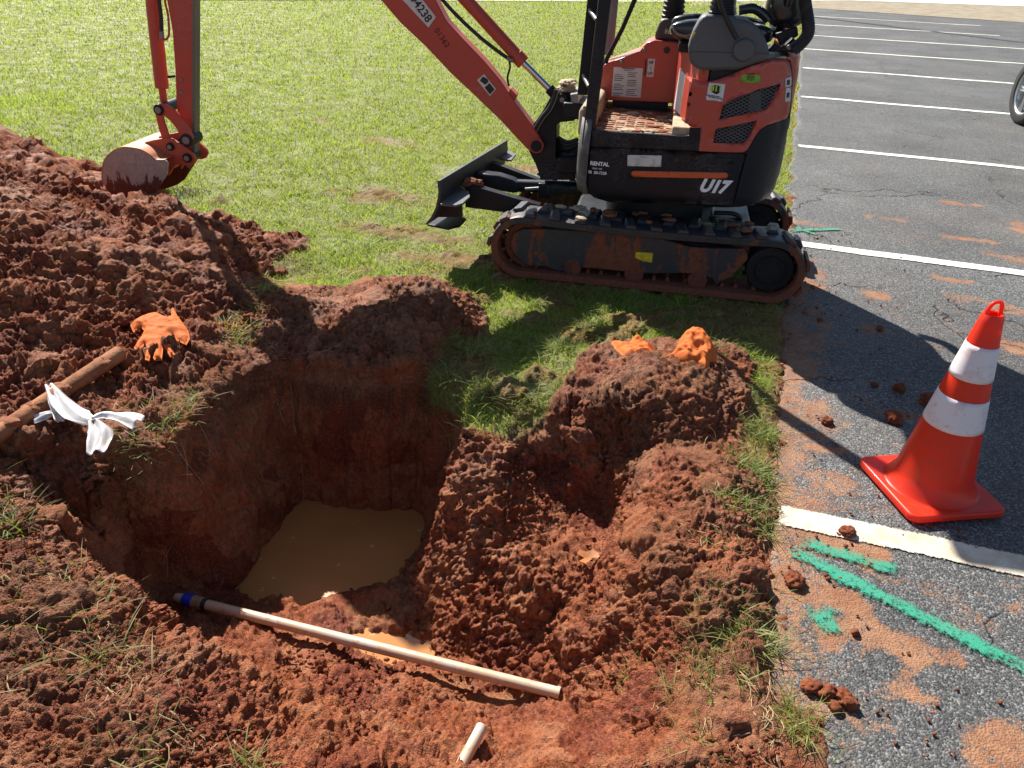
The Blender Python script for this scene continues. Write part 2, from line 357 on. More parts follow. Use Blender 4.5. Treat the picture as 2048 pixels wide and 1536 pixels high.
def refine(V, T, thr):
    """split every edge longer than its threshold (red/green), keeps the mesh watertight"""
    E3 = np.sort(np.concatenate([T[:, [0, 1]], T[:, [1, 2]], T[:, [2, 0]]]), 1)
    key = E3[:, 0].astype(np.int64) * len(V) + E3[:, 1]; uk, inv = np.unique(key, return_inverse=True)
    a = uk // len(V); b = uk % len(V); L = np.sqrt(((V[a] - V[b]) ** 2).sum(1)); mid = (V[a] + V[b]) / 2
    split = L > thr(mid); nid = np.full(len(uk), -1); nid[split] = len(V) + np.arange(split.sum())
    V2 = np.concatenate([V, mid[split]]); n = len(T); M = nid[inv].reshape(3, n).T; k = (M >= 0); cnt = k.sum(1); out = [T[cnt == 0]]
    s = cnt == 3; t = T[s]; mm = M[s]
    out += [np.stack([t[:, 0], mm[:, 0], mm[:, 2]], 1), np.stack([mm[:, 0], t[:, 1], mm[:, 1]], 1), np.stack([mm[:, 2], mm[:, 1], t[:, 2]], 1), mm.copy()]
    for r in range(3):
        rot = [r, (r + 1) % 3, (r + 2) % 3]; kk = k[:, rot]
        s = (cnt == 1) & kk[:, 0]; t = T[s][:, rot]; mm = M[s][:, rot]
        out += [np.stack([t[:, 0], mm[:, 0], t[:, 2]], 1), np.stack([mm[:, 0], t[:, 1], t[:, 2]], 1)]
        s = (cnt == 2) & kk[:, 0] & kk[:, 1]; t = T[s][:, rot]; mm = M[s][:, rot]
        out += [np.stack([mm[:, 0], t[:, 1], mm[:, 1]], 1), np.stack([t[:, 0], mm[:, 0], mm[:, 1]], 1), np.stack([t[:, 0], mm[:, 1], t[:, 2]], 1)]
    return V2, np.concatenate(out)
def thr(P):
    d = dist_cam(P); tf = np.where((P[:, 2] > -.04) & (d > 4.2), .05, 0.)
    q = P - CAM; dd = np.maximum(q @ fw, .05); ux = np.abs(F * (q @ rt) / dd); uy = np.abs(F * (q @ up) / dd)
    out = np.clip((np.maximum(ux - 1130, uy - 870)) / 4000, 0, .08) + (q @ fw < .3) * .08
    lawnfar = (d > 6) * 10
    return .0038 * d + tf * (turf(P[:, 0], P[:, 1]) > .5) + out + lawnfar
for _ in range(5):
    n0 = len(V); V, T = refine(V, T, thr)
    if len(V) - n0 < 500: break
def vnormals(V, T):
    n = np.cross(V[T[:, 1]] - V[T[:, 0]], V[T[:, 2]] - V[T[:, 0]]); N = np.zeros_like(V)
    for k in range(3):
        for c in range(3): N[:, c] += np.bincount(T[:, k], n[:, c], len(V))
    return N / (np.linalg.norm(N, axis=1, keepdims=True) + 1e-12)
tf = turf(V[:, 0], V[:, 1]); br = bare(V[:, 0], V[:, 1])
soil = 1 - tf * (1 - .7 * br)
near = (dist_cam(V) < 9)
soil = soil * near
z0 = V[:, 2].copy()
# smooth cut faces at the back and left of the pit, crumbly elsewhere
N = vnormals(V, T); steep = 1 - np.clip(N[:, 2], 0, 1)
CUT = gpoly([(640, 975), (870, 1000), (900, 830), (830, 760), (480, 735), (330, 890), (60, 1060), (250, 1160), (450, 1190)], -.2)
cut = sstep(-.05, .08, sdist(V[:, 0], V[:, 1], CUT)) * sstep(.25, .6, steep)
flatmud = sstep(-.595, -.615, z0)
PUD = [((1000, 1410), .12, .04, -.5), ((780, 1300), .13, .055, -.565), ((745, 1228), .08, .05, -.6), ((900, 1370), .08, .025, -.5)]
wet = np.zeros(len(V))
for (px, py), a, b, zz in PUD:
    g = G(px, py, zz); wet = np.maximum(wet, sstep(1.6, .6, np.sqrt(((V[:, 0] - g[0]) / a) ** 2 + ((V[:, 1] - g[1]) / b) ** 2)))
rough = np.clip(soil * (1 - .75 * cut) * (1 - .8 * flatmud) * (1 - .93 * wet), 0, 1)
heap = sstep(-.1, .2, sdist(V[:, 0], V[:, 1], gpoly([(-400, 300), (0, 335), (290, 400), (620, 480), (520, 600), (480, 700), (350, 850), (100, 950), (-400, 1000)])))
act = np.where((soil > .02) & (dist_cam(V) < 7))[0]
d = np.zeros(len(V)); dl = d
VF, roughF, heapF = V, rough, heap
V, rough, heap = V[act], rough[act], heap[act]; soilF, cutF, z0F = soil, cut, z0; soil, cut, z0 = soil[act], cut[act], z0[act]
d = np.zeros(len(V))
W = V + (np.stack([fbm(V, .05, 4, 21, .65), fbm(V, .05, 4, 25, .65), fbm(V, .05, 4, 29, .65)], 1) - .5) * .055
d += (fbm(V, .35, 4, 1) - .5) * .09 * (.05 + .95 * rough) * soil
fb, idb = worley(W, .15, 3); slick = sstep(.60, .72, idb) * sstep(.62, .45, fb) * sstep(.4, .55, fbm(V, .5, 3, 95))
d += np.clip(1 - (fb / .62) ** 2, 0, 1) ** .7 * (idb > .55) * .030 * rough * (.5 + .9 * heap)
cellF = np.full(len(VF), .5, np.float32); cellF[act] = idb
for s, amp, sd in ((.13, .034, 2), (.06, .021, 5), (.03, .013, 8), (.0155, .0085, 12), (.0085, .0045, 14)):
    f1, ident = worley(W, s, sd)
    mk = sstep(.35, .65, fbm(V, s * 4, 3, 40 + sd)) if s > .05 else sstep(.2, .5, fbm(V, s * 5, 2, 40 + sd)) * .6 + .4
    fine = 1. if s > .05 else (1 - .75 * slick)
    hgt = fine * np.clip(1 - (f1 / (.45 + .35 * ident)) ** 2, 0, 1) ** .6
    keep = (ident > .35) if s > .05 else (ident > .12)
    d += hgt * keep * amp * (.5 + ident) * mk * rough * (.9 + .35 * heap)
d += (np.abs(fbm(V, .03, 3, 60) - .5) * -.05 + .006) * rough * (1 - .6 * slick)
# cut walls: fine vertical scrape marks, small pits, tooth marks on the back wall
cutn = (fbm(V, .12, 5, 70) - .5) * .055 + (fbm(V * np.array([1, 1, .4]), .035, 4, 72) - .5) * .02 + (fbm(V, .012, 2, 75) - .5) * .007
d += cutn * cut * soil
gA, gB = G(640, 990, -.60), G(860, 1020, -.60)
tb = ((V[:, 0] - gA[0]) / (gB[0] - gA[0])); backw = cut * sstep(-.1, .05, tb) * (1 - sstep(.95, 1.1, tb)) * (np.abs(V[:, 1] - gA[1]) < .22)
teeth = sstep(.55, .75, np.abs(((tb * 4.3) % 1) - .5) * 2) * sstep(-.2, -.32, z0)
d += -.013 * teeth * backw
dl[act] = d; d = dl; V, rough, heap, soil, cut, z0 = VF, roughF, heapF, soilF, cutF, z0F
d += (fbm(V, .08, 3, 90) - .5) * .03 * (1 - soil) * near * (V[:, 2] > -.02)
# keep the soil edge off the asphalt where it should be thin
Pn = np.stack([V[:, 0], V[:, 1], 0 * z0], 1); eN = (V[:, :2] - L0) @ LE
edge = sstep(-.12, .06, eN); d *= (1 - .8 * edge)
V = V + N * d[:, None]
top = sstep(-.14, -.03, z0 + (fbm(V, .12, 3, 33) - .5) * .16) * (1 - .85 * heap)
redm = np.zeros(len(V))
for (px, py), r_ in (((1500, 1150), .14), ((600, 1400), .3), ((1180, 780), .12), ((1300, 1000), .14), ((700, 1500), .3), ((1250, 1450), .16), ((1480, 760), .1)):
    g = G(px, py, 0); redm = np.maximum(redm, sstep(1.3, .5, np.hypot(V[:, 0] - g[0], V[:, 1] - g[1]) / r_ + (fbm(V, .1, 3, 44) - .5)))
top = np.clip(top * (1 - .8 * redm), 0, 1)
# ---- soil and turf-floor material
def soil_mat():
    t = NT('clay_soil'); top_, wet_, turf_, cut_ = (t.attr(k) for k in ('topsoil', 'wet', 'turf', 'cut'))
    n1 = t.noise(9, 6, .65); n2 = t.noise(55, 5, .7); n3 = t.noise(2.3, 3)
    clay = t.ramp(n1, [(.25, (.14, .030, .011)), (.5, (.31, .090, .033)), (.78, (.50, .20, .08))])
    clay = t.mix(t.ramp(n3, [(.35, 0.), (.7, .55)]), clay, (.29, .055, .020))
    clay = t.mix(t.math('MULTIPLY', cut_, t.ramp(t.noise(6, 4), [(.35, .1), (.7, .9)])), clay, (.42, .20, .085))
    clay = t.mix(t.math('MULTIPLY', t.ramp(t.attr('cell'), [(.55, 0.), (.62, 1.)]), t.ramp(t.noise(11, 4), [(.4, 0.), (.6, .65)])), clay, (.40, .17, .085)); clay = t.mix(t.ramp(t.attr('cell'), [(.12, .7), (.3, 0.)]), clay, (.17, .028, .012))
    tops = t.ramp(t.noise(14, 6, .7), [(.25, (.05, .022, .012)), (.48, (.18, .075, .036)), (.8, (.38, .19, .095))])
    c = t.mix(t.math('MULTIPLY', top_, t.ramp(t.noise(5, 5), [(.35, .12), (.62, .85)])), clay, tops)
    c = t.mix(wet_, c, (.34, .13, .05))
    tcol = t.ramp(t.noise(22, 5, .7), [(.3, (.10, .11, .028)), (.55, (.19, .24, .048)), (.8, (.30, .34, .085))])
    c = t.mix(turf_, c, tcol)
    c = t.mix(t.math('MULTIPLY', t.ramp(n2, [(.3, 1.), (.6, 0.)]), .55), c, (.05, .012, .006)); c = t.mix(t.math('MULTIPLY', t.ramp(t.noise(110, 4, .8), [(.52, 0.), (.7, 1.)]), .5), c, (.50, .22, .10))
    rg = t.math('SUBTRACT', t.ramp(t.noise(4, 4, .6), [(.35, .95), (.65, .55)]), t.math('MULTIPLY', wet_, .5))
    t.set(Base_Color=c, Roughness=rg)
    t.b.inputs['Specular IOR Level'].default_value = .28
    b = t.bump(t.noise(45, 5, .75), .8, .012); b = t.bump(t.noise(150, 4, .75), .8, .006, b); b = t.bump(t.vor(230), .6, .004, b)
    t.set(Normal=b); return t.m
MSOIL = soil_mat()
tm = tf * (1 - .55 * br); attrs = dict(topsoil=top, wet=wet, turf=tm * (z0 > -.08), cut=cut * (1 - .85 * np.clip(sstep(-.05, .15, (V[:, 0] - gA[0]) / (gB[0] - gA[0])), 0, 1)), cell=cellF)
# split the one sheet into ground, spoil heap and the two mounds
cx = V[T].mean(1); reg = np.zeros(len(T), int)
HEAP = gpoly([(-600, 250), (0, 333), (150, 370), (290, 385), (440, 430), (640, 470), (640, 510), (520, 600), (470, 650), (400, 760), (200, 860), (-500, 900)])
hs = (cx[:, 2] > .0) & in_poly(cx[:, 0], cx[:, 1], HEAP); reg[hs] = 1
MD1 = gpoly([(490, 720), (500, 600), (620, 560), (820, 515), (960, 600), (985, 690), (860, 750), (700, 748)]); reg[in_poly(cx[:, 0], cx[:, 1], MD1) & (cx[:, 2] > .02)] = 2
MD2 = gpoly([(1140, 850), (1150, 700), (1230, 660), (1400, 660), (1490, 720), (1480, 860), (1300, 905)]); reg[in_poly(cx[:, 0], cx[:, 1], MD2) & (cx[:, 2] > .03)] = 3
def split_obj(name, k):
    t_ = T[reg == k]; u, inv = np.unique(t_, return_inverse=True)
    return mesh_np(name, V[u], inv.reshape(-1, 3), MSOIL, smooth=True, attrs={a: b[u] for a, b in attrs.items()})
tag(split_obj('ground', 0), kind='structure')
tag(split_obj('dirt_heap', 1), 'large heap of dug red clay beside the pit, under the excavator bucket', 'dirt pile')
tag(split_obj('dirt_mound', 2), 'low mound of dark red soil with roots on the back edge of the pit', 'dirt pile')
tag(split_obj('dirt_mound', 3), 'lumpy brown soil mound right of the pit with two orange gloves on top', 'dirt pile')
# ---- water in the pit and the puddles
def water_mat(name, c, rough, bumpy=.03):
    t = NT(name); t.set(Base_Color=t.ramp(t.noise(3, 3), [(.3, tuple(a * .9 for a in c)), (.7, tuple(a * 1.1 for a in c))]), Roughness=rough)
    sp = t.math('MULTIPLY', t.ramp(t.vor(13), [(.10, 1.), (.17, 0.)]), t.ramp(t.noise(6, 4, .6), [(.55, 0.), (.60, .75)])); t.set(Base_Color=t.mix(sp, t.ramp(t.noise(3, 3), [(.3, tuple(a * .9 for a in c)), (.7, tuple(a * 1.1 for a in c))]), (.62, .42, .26)))
    t.b.inputs['Specular IOR Level'].default_value = .5; t.set(Normal=t.bump(t.noise(18, 2), bumpy, .01)); return t.m
MW = water_mat('muddy_water', (.50, .205, .062), .28); MW.node_tree.nodes['Principled BSDF'].inputs['Specular IOR Level'].default_value = .2
def sheet(name, px, z, mat, zt=None):
    P = np.array(gpoly(px, z)); c = P.mean(0); Vv = np.array([[a, b, z] for a, b in P] + [[c[0], c[1], z]]); n = len(P)
    return mesh_np(name, Vv, np.array([[i, (i + 1) % n, n] for i in range(n)]), mat)
tag(sheet('pit_water', [(560, 940), (900, 960), (900, 1120), (860, 1200), (640, 1260), (440, 1230), (430, 1160)], WZ, MW), kind='structure')
MW2 = water_mat('orange_water', (.46, .20, .07), .05, .015)
tag(sheet('puddle', [(650, 1300), (720, 1255), (900, 1265), (930, 1310), (900, 1345), (760, 1345)], -.549, MW2), kind='structure')

#@@ASPHALT
# ------------------------------------------------------------------ asphalt lot
STAIN = [((1690,1090),.13,.09,1),((1620,1050),.12,.04,.6),((1640,1190),.14,.07,1),((1820,1390),.10,.07,.9),((1780,1280),.16,.08,.8),((1660,1260),.06,.09,.9),((1590,1290),.05,.1,.8),
    ((1600,940),.16,.07,.7),((1640,900),.10,.04,.9),((1560,1000),.12,.05,.7),((1620,870),.08,.04,.8),((1700,940),.1,.05,.4),((1790,830),.12,.05,.8),((1760,590),.10,.09,.8),((1900,560),.16,.06,.8),((1920,600),.2,.1,.5),
    ((1640,650),.3,.10,.8),((1580,660),.25,.12,.8),((2040,460),.10,.20,.9),((2045,520),.12,.12,.7),((1900,405),.22,.05,.9),((1770,438),.14,.06,.9),((1940,480),.18,.05,.8),((2040,700),.2,.1,.8),((2035,620),.14,.1,.7),
    ((1850,690),.1,.06,.5),((1680,690),.2,.08,.6),((1990,1480),.12,.1,.8),((1940,1240),.15,.06,.35),((2035,1200),.05,.12,.6),((1560,440),.3,.06,.6),((1990,510),.14,.07,.5),((1650,750),.1,.05,.4),((1800,400),.3,.05,.25),((1850,1180),.25,.05,.4),((1720,1440),.08,.05,.5),((1700,1000),.25,.12,.3),((2000,250),.5,.15,.3),((1840,480),.4,.2,.25),((1950,650),.4,.25,.3)]
en = np.concatenate([[-.045, -.02, 0], axis([(.015, 2.6, .018)]), grow(2.6, .025, 1.12, 42)])
nn = np.concatenate([grow(-1.3, .05, 1.5, -8)[::-1], axis([(-1.3, 4.2, .018)]), grow(4.2, .025, 1.1, 50)])
EE, NN = np.meshgrid(en, nn, indexing='ij'); AV = np.stack([L0[0] + LE[0] * EE + LN[0] * NN, L0[1] + LE[1] * EE + LN[1] * NN, 0 * EE + .004], -1).reshape(-1, 3)
ef = EE.ravel(); nf = NN.ravel()
ragged = (fbm(AV * 1.0, .25, 4, 5) - .5) * .17 + (fbm(AV, .03, 3, 6) - .5) * .02
k = np.clip(1 - ef / .25, 0, 1); AV[:, :2] += LE * ((ragged - .0) * k)[:, None]
AV[:, 2] += (fbm(AV, .6, 3, 15) - .5) * .012 * sstep(0, .4, ef)
AV[:, 2] -= .02 * (ef < -.03)
clay = np.zeros(len(AV)); nz = fbm(AV, .13, 5, 17, .6)
for (px, py), a, b, st in STAIN:
    g = G(px, py); u = (AV[:, 0] - g[0]) * LE[0] + (AV[:, 1] - g[1]) * LE[1]; v = (AV[:, 0] - g[0]) * LN[0] + (AV[:, 1] - g[1]) * LN[1]
    clay = np.maximum(clay, st * sstep(1.25, .35, np.sqrt((u / a) ** 2 + (v / b) ** 2) + (nz - .5) * 3.2))
clay = np.maximum(clay, .75 * sstep(.35, .0, ef + (nz - .5) * .5) * (nf > -1.5) * (nf < 2.6))
clay = np.maximum(clay, .22 * sstep(.52, .7, fbm(AV, .5, 4, 27)) * (nf < 6))
ai = np.arange(len(AV)).reshape(EE.shape); aq = np.stack([ai[:-1, :-1], ai[1:, :-1], ai[1:, 1:], ai[:-1, 1:]], -1).reshape(-1, 4)
def stones(t, thr_attr=None):
    """aggregate: small pale and dark stones"""
    v = t.n.new('ShaderNodeTexVoronoi'); v.inputs['Scale'].default_value = 190; t.l.new(t.co, v.inputs['Vector'])
    return v
def asphalt_mat():
    t = NT('asphalt'); v = stones(t); clay_ = t.attr('clay')
    sep = t.n.new('ShaderNodeSeparateColor'); t.l.new(v.outputs['Color'], sep.inputs[0])
    st = t.ramp(sep.outputs[0], [(0, (.036, .037, .038)), (.5, (.068, .070, .072)), (.8, (.115, .118, .12)), (1, (.24, .24, .235))])
    big = t.ramp(t.noise(1.1, 5, .6), [(.3, .75), (.7, 1.35)])
    c = t.mix(1, st, big, 'MULTIPLY')
    lum = t.noise(60, 4, .7)
    dusty = t.ramp(t.noise(.9, 4, .6), [(.45, 0.), (.75, .35)])
    c = t.mix(t.math('MULTIPLY', dusty, t.ramp(lum, [(.4, 0.), (.6, 1.)])), c, (.20, .17, .14))
    # cracks
    cr = t.n.new('ShaderNodeTexVoronoi'); cr.feature = 'DISTANCE_TO_EDGE'; cr.inputs['Scale'].default_value = .9
    wv = t.n.new('ShaderNodeVectorMath'); wv.operation = 'MULTIPLY_ADD'; nn_ = t.n.new('ShaderNodeTexNoise'); nn_.inputs['Scale'].default_value = 3.5; nn_.inputs['Detail'].default_value = 5
    t.l.new(t.co, nn_.inputs['Vector']); t.l.new(nn_.outputs['Color'], wv.inputs[0]); wv.inputs[1].default_value = (.35, .35, .35); t.l.new(t.co, wv.inputs[2]); t.l.new(wv.outputs[0], cr.inputs['Vector'])
    crack = t.math('MULTIPLY', t.ramp(cr.outputs[0], [(.0, 1.), (.006, .0)]), t.ramp(t.noise(1.3, 2), [(.5, 0.), (.56, 1.)]))
    c = t.mix(t.math('MULTIPLY', crack, .85), c, (.008, .008, .008))
    # clay smears catch on the stones first
    cn = t.math('ADD', t.noise(75, 5, .75), t.math('MULTIPLY', t.noise(14, 4, .6), .5))
    cm = t.math('MULTIPLY', t.ramp(t.math('ADD', clay_, t.math('SUBTRACT', t.math('MULTIPLY', t.math('SUBTRACT', cn, .75), 3.0), .50)), [(.0, 0.), (.5, 1.)]), .85)
    cc = t.ramp(t.noise(9, 5, .7), [(.3, (.22, .08, .035)), (.5, (.30, .14, .07)), (.75, (.38, .21, .12))])
    c = t.mix(cm, c, cc)
    rg = t.mix(cm, (.72,) * 3, (.95,) * 3)
    t.set(Base_Color=c, Roughness=rg); t.b.inputs['Specular IOR Level'].default_value = .35
    hb = t.math('SUBTRACT', 1, v.outputs['Distance'])
    b = t.bump(hb, .6, .0045); b = t.bump(t.noise(30, 3), .35, .008, b); b = t.bump(t.math('SUBTRACT', 1, crack), .9, .01, b)
    t.set(Normal=b); return t.m
clay = np.clip(clay * 1.3, 0, 1.15)
tag(mesh_np('asphalt_lot', AV, aq, asphalt_mat(), attrs=dict(clay=clay)), kind='structure')
def paint_mat(name, c, hard, wearc=None, speck=.9):
    """worn paint: the asphalt shows through between the stones; 'cover' is 1 in the middle and falls to 0 at the edges"""
    t = NT(name); v = stones(t); cov = t.attr('cover')
    hb = t.math('ADD', t.math('MULTIPLY', t.noise(110, 4, .7), .65), t.math('MULTIPLY', t.noise(17, 4, .6), .35))
    a = t.ramp(t.math('ADD', cov, t.math('MULTIPLY', t.math('SUBTRACT', hb, .5), 3.2)), [(speck, 0.), (speck + hard, 1.)])
    colr = t.mix(t.ramp(t.noise(12, 5, .7), [(.4, 0.), (.72, .75)]), c, wearc or c)
    t.set(Base_Color=colr, Roughness=.8, Alpha=a); t.set(Normal=t.bump(t.math('SUBTRACT', 1, v.outputs['Distance']), .25, .003))
    return t.m
MWHITE = paint_mat('white_paint', (.66, .61, .50), .3, (.42, .27, .15), .30)
MWHITE2 = paint_mat('white_paint_far', (.86, .84, .76), .15, (.6, .56, .48), .15)
MGREEN = paint_mat('green_marking_paint', (.02, .27, .17), .55, (.06, .26, .17), .58)
def strip(name, a, b, w0, w1, z, mat, fade=.3, wob=0, nl=None, e0=1, e1=1):
    """painted band from a to b (XY) of half widths w0..w1"""
    a = np.array(a[:2], float); b = np.array(b[:2], float); L = np.linalg.norm(b - a); t = (b - a) / L; s = np.array([-t[1], t[0]])
    n = nl or max(8, int(L / .03)); m_ = 9; Vv = []; cov = []
    for i in range(n + 1):
        u = i / n; hw = w0 + (w1 - w0) * u
        for j in range(m_):
            q = j / (m_ - 1) * 2 - 1; p = a + t * L * u + s * (hw * q + wob * math.sin(u * L * 5))
            e = min(1, (1 - abs(q)) / fade) if fade > 0 else 1.; en_ = min(1, u * L / .05 if e0 else 1, (1 - u) * L / .05 if e1 else 1)
            Vv.append((p[0], p[1], z)); cov.append(min(e, en_))
    I = np.arange(len(Vv)).reshape(n + 1, m_); q4 = np.stack([I[:-1, :-1], I[1:, :-1], I[1:, 1:], I[:-1, 1:]], -1).reshape(-1, 4)
    Vv = np.array(Vv); Vv[:, 2] += (fbm(np.stack([Vv[:, 0], Vv[:, 1], 0 * Vv[:, 0] + .004], 1), .6, 3, 15) - .5) * .012 * sstep(0, .4, (Vv[:, :2] - L0) @ LE)
    return mesh_np(name, Vv, q4, mat, attrs=dict(cover=cov))
Z1 = .0085
def lotc(p): d_ = p[:2] - L0; return d_ @ LE, d_ @ LN
e_end = lotc(G(1896, 48))[0]
for i, y in enumerate((1052, 496, 298, 198, 139.6, 101, 73, 50.8, 34)):
    e_, n_ = lotc(G(1648, y)); hw = .058 if i == 0 else .052
    a = lot(.0 if i else -.01, n_); b = lot(min(e_end, 9.5) + .1 * i, n_ + (.04 if i == 0 else 0))
    tag(strip('parking_line', a, b, hw, hw, Z1, MWHITE if i < 1 else MWHITE2, fade=.12, e1=0), kind='structure')
# green utility marks
def gm(x0, y0, x1, y1, w0, w1, **k): return tag(strip('green_marking', G(x0, y0), G(x1, y1), w0, w1, Z1 + .004, MGREEN, fade=.8, **k), kind='structure')
gm(1562, 1095, 2150, 1395, .058, .050); gm(1580, 1082, 1822, 1155, .062, .046); gm(1625, 1205, 1672, 1290, .085, .065); gm(1575, 464, 1690, 461, .05, .03); gm(1580, 455, 1640, 475, .03, .03)
# tan verge and pale road beyond the lot
def gsheet(name, px, z, mat):
    P = [G(a, b) for a, b in px]; bm = bmesh.new(); bm.faces.new([bm.verts.new((p[0], p[1], z)) for p in P]); return tag(bm_obj(name, bm, mat), kind='structure')
MT = NT('tan_gravel'); MT.set(Base_Color=MT.ramp(MT.noise(2.2, 7, .75), [(.3, (.15, .10, .06)), (.45, (.24, .19, .12)), (.6, (.30, .27, .21)), (.75, (.30, .28, .22))]), Roughness=.95)
gsheet('gravel_verge', [(1380, 12), (1640, 18), (2048, 46), (2400, 75), (2400, 0), (2048, -20), (1380, -12)], .012, MT.m)
MR = plain('pale_concrete_road', (.50, .47, .42), .9, 0, .12, 1.5)
gsheet('road', [(340, .5), (900, 2.5), (1330, 5), (1700, 2), (2048, 14), (2400, 36), (2400, -10), (2048, -18), (900, -22), (340, -14)], .020, MR)

#@@GRASS
# ------------------------------------------------------------------ grass
def grass_mat(name, stops, trans=.45, dry=None):
    t = NT(name); a = t.attr('rnd')
    c = t.ramp(a, stops); tipc = t.attr('tip')
    c = t.mix(t.ramp(t.noise(.9, 5, .65), [(.42, 0.), (.66, .35)]), c, (.34, .38, .08)); c = t.mix(t.ramp(t.noise(.45, 5, .7), [(.46, 0.), (.66, .75)]), c, (.06, .13, .022))
    c = t.mix(t.math('MULTIPLY', tipc, .25), c, (.30, .30, .10))
    t.set(Base_Color=c, Roughness=.55); t.b.inputs['Specular IOR Level'].default_value = .35
    tr = t.n.new('ShaderNodeBsdfTranslucent'); mx = t.n.new('ShaderNodeMixShader'); mx.inputs[0].default_value = trans
    cc = t.mix(.6, c, (.60, .72, .06)); t.l.new(cc, tr.inputs[0]); t.l.new(t.b.outputs[0], mx.inputs[1]); t.l.new(tr.outputs[0], mx.inputs[2]); t.l.new(mx.outputs[0], t.out.inputs[0])
    return t.m
MG = grass_mat('lawn_blades', [(.0, (.09, .15, .018)), (.45, (.17, .305, .035)), (.8, (.255, .39, .05)), (.93, (.42, .42, .11)), (1, (.55, .50, .22))])
MGD = grass_mat('tuft_blades', [(.0, (.05, .085, .02)), (.4, (.11, .15, .04)), (.62, (.25, .22, .09)), (1, (.42, .34, .18))], .35)
def blades(name, X, Y, Zb, hgt, wid, lean, mat, seg=2, curl=.6, az=None):
    n = len(X); az = rng.random(n) * 2 * math.pi if az is None else az; face = az + rng.normal(0, .9, n) + math.pi / 2
    dx, dy = np.cos(az), np.sin(az); fx, fy = np.cos(face) * wid / 2, np.sin(face) * wid / 2
    rows = []; tips = []; base = np.stack([X, Y, Zb], 1)
    for s_ in range(seg + 1):
        u = s_ / seg; off = lean * hgt * (u ** 1.6); z = hgt * (u - curl * .5 * lean * u * u)
        P = base + np.stack([dx * off, dy * off, z], 1); wv = np.stack([fx, fy, 0 * fx], 1) * (1 - .75 * u)
        if s_ < seg: rows += [P - wv, P + wv]; tips += [np.full(n, u)] * 2
        else: rows += [P]; tips += [np.full(n, 1.)]
    k = len(rows); Vv = np.stack(rows, 1).reshape(-1, 3); b = (np.arange(n) * k)[:, None]
    T_ = []
    for s_ in range(seg - 1): T_ += [b + [2 * s_, 2 * s_ + 1, 2 * s_ + 3], b + [2 * s_, 2 * s_ + 3, 2 * s_ + 2]]
    T_ += [b + [2 * seg - 2, 2 * seg - 1, 2 * seg]]
    T_ = np.stack(T_, 1).reshape(-1, 3)
    r = np.repeat(np.clip(rng.beta(2, 2.4, n), 0, 1), k)
    return tag(mesh_np(name, Vv, T_, mat, attrs=dict(rnd=r, tip=np.stack(tips, 1).ravel())), kind='stuff')
def polar(n, r0, r1, pw, th0=R(36), th1=R(146)):
    u = rng.random(n)
    if pw == 2: r = r0 * (r1 / r0) ** u          # density ~ 1/r^2
    else: r = np.sqrt(r0 ** 2 + u * (r1 ** 2 - r0 ** 2))
    th = th0 + rng.random(n) * (th1 - th0); return r * np.cos(th), r * np.sin(th), r
X, Y, r_ = polar(680000, 2.2, 46, 2)
keep = (turf(X, Y) > rng.random(len(X)) * .9 + .05) & (bare(X, Y) < rng.random(len(X)) * 1.0 + .08)
P3 = np.stack([X, Y, 0 * X], 1); thin = fbm(P3, .35, 4, 31)
keep &= rng.random(len(X)) < np.where((thin < .42) & (r_ < 6.5), .55, 1.); keep &= (rng.random(len(X)) < np.clip(.35 + (r_ - 2.4) * .35, .35, 1)); keep &= (zat(X, Y) > -.04)
X, Y, r_ = X[keep], Y[keep], r_[keep]; P3 = P3[keep]
tall = fbm(P3, .5, 3, 35); hg = (.018 + .030 * rng.random(len(X))) * (.7 + .9 * tall) * (1 + .02 * np.clip(r_ - 4, 0, 30)); wd = .0042 * np.maximum(1, r_ / 4.6) * (.7 + .6 * rng.random(len(X)))
blades('lawn_grass', X, Y, zat(X, Y) - .004, hg, wd, .35 + .9 * rng.random(len(X)), MG)
cX, cY, cr2 = polar(900, 2.8, 11, 2); k = (turf(cX, cY) > .5) & (zat(cX, cY) > -.04); cX, cY = np.repeat(cX[k], 16), np.repeat(cY[k], 16); cX = cX + rng.normal(0, .022, len(cX)); cY = cY + rng.normal(0, .022, len(cY))
blades('lawn_weeds', cX, cY, zat(cX, cY) - .004, .035 + .055 * rng.random(len(cX)), .0065 * (.7 + .6 * rng.random(len(cX))), .8 + rng.random(len(cX)), MG, seg=3)
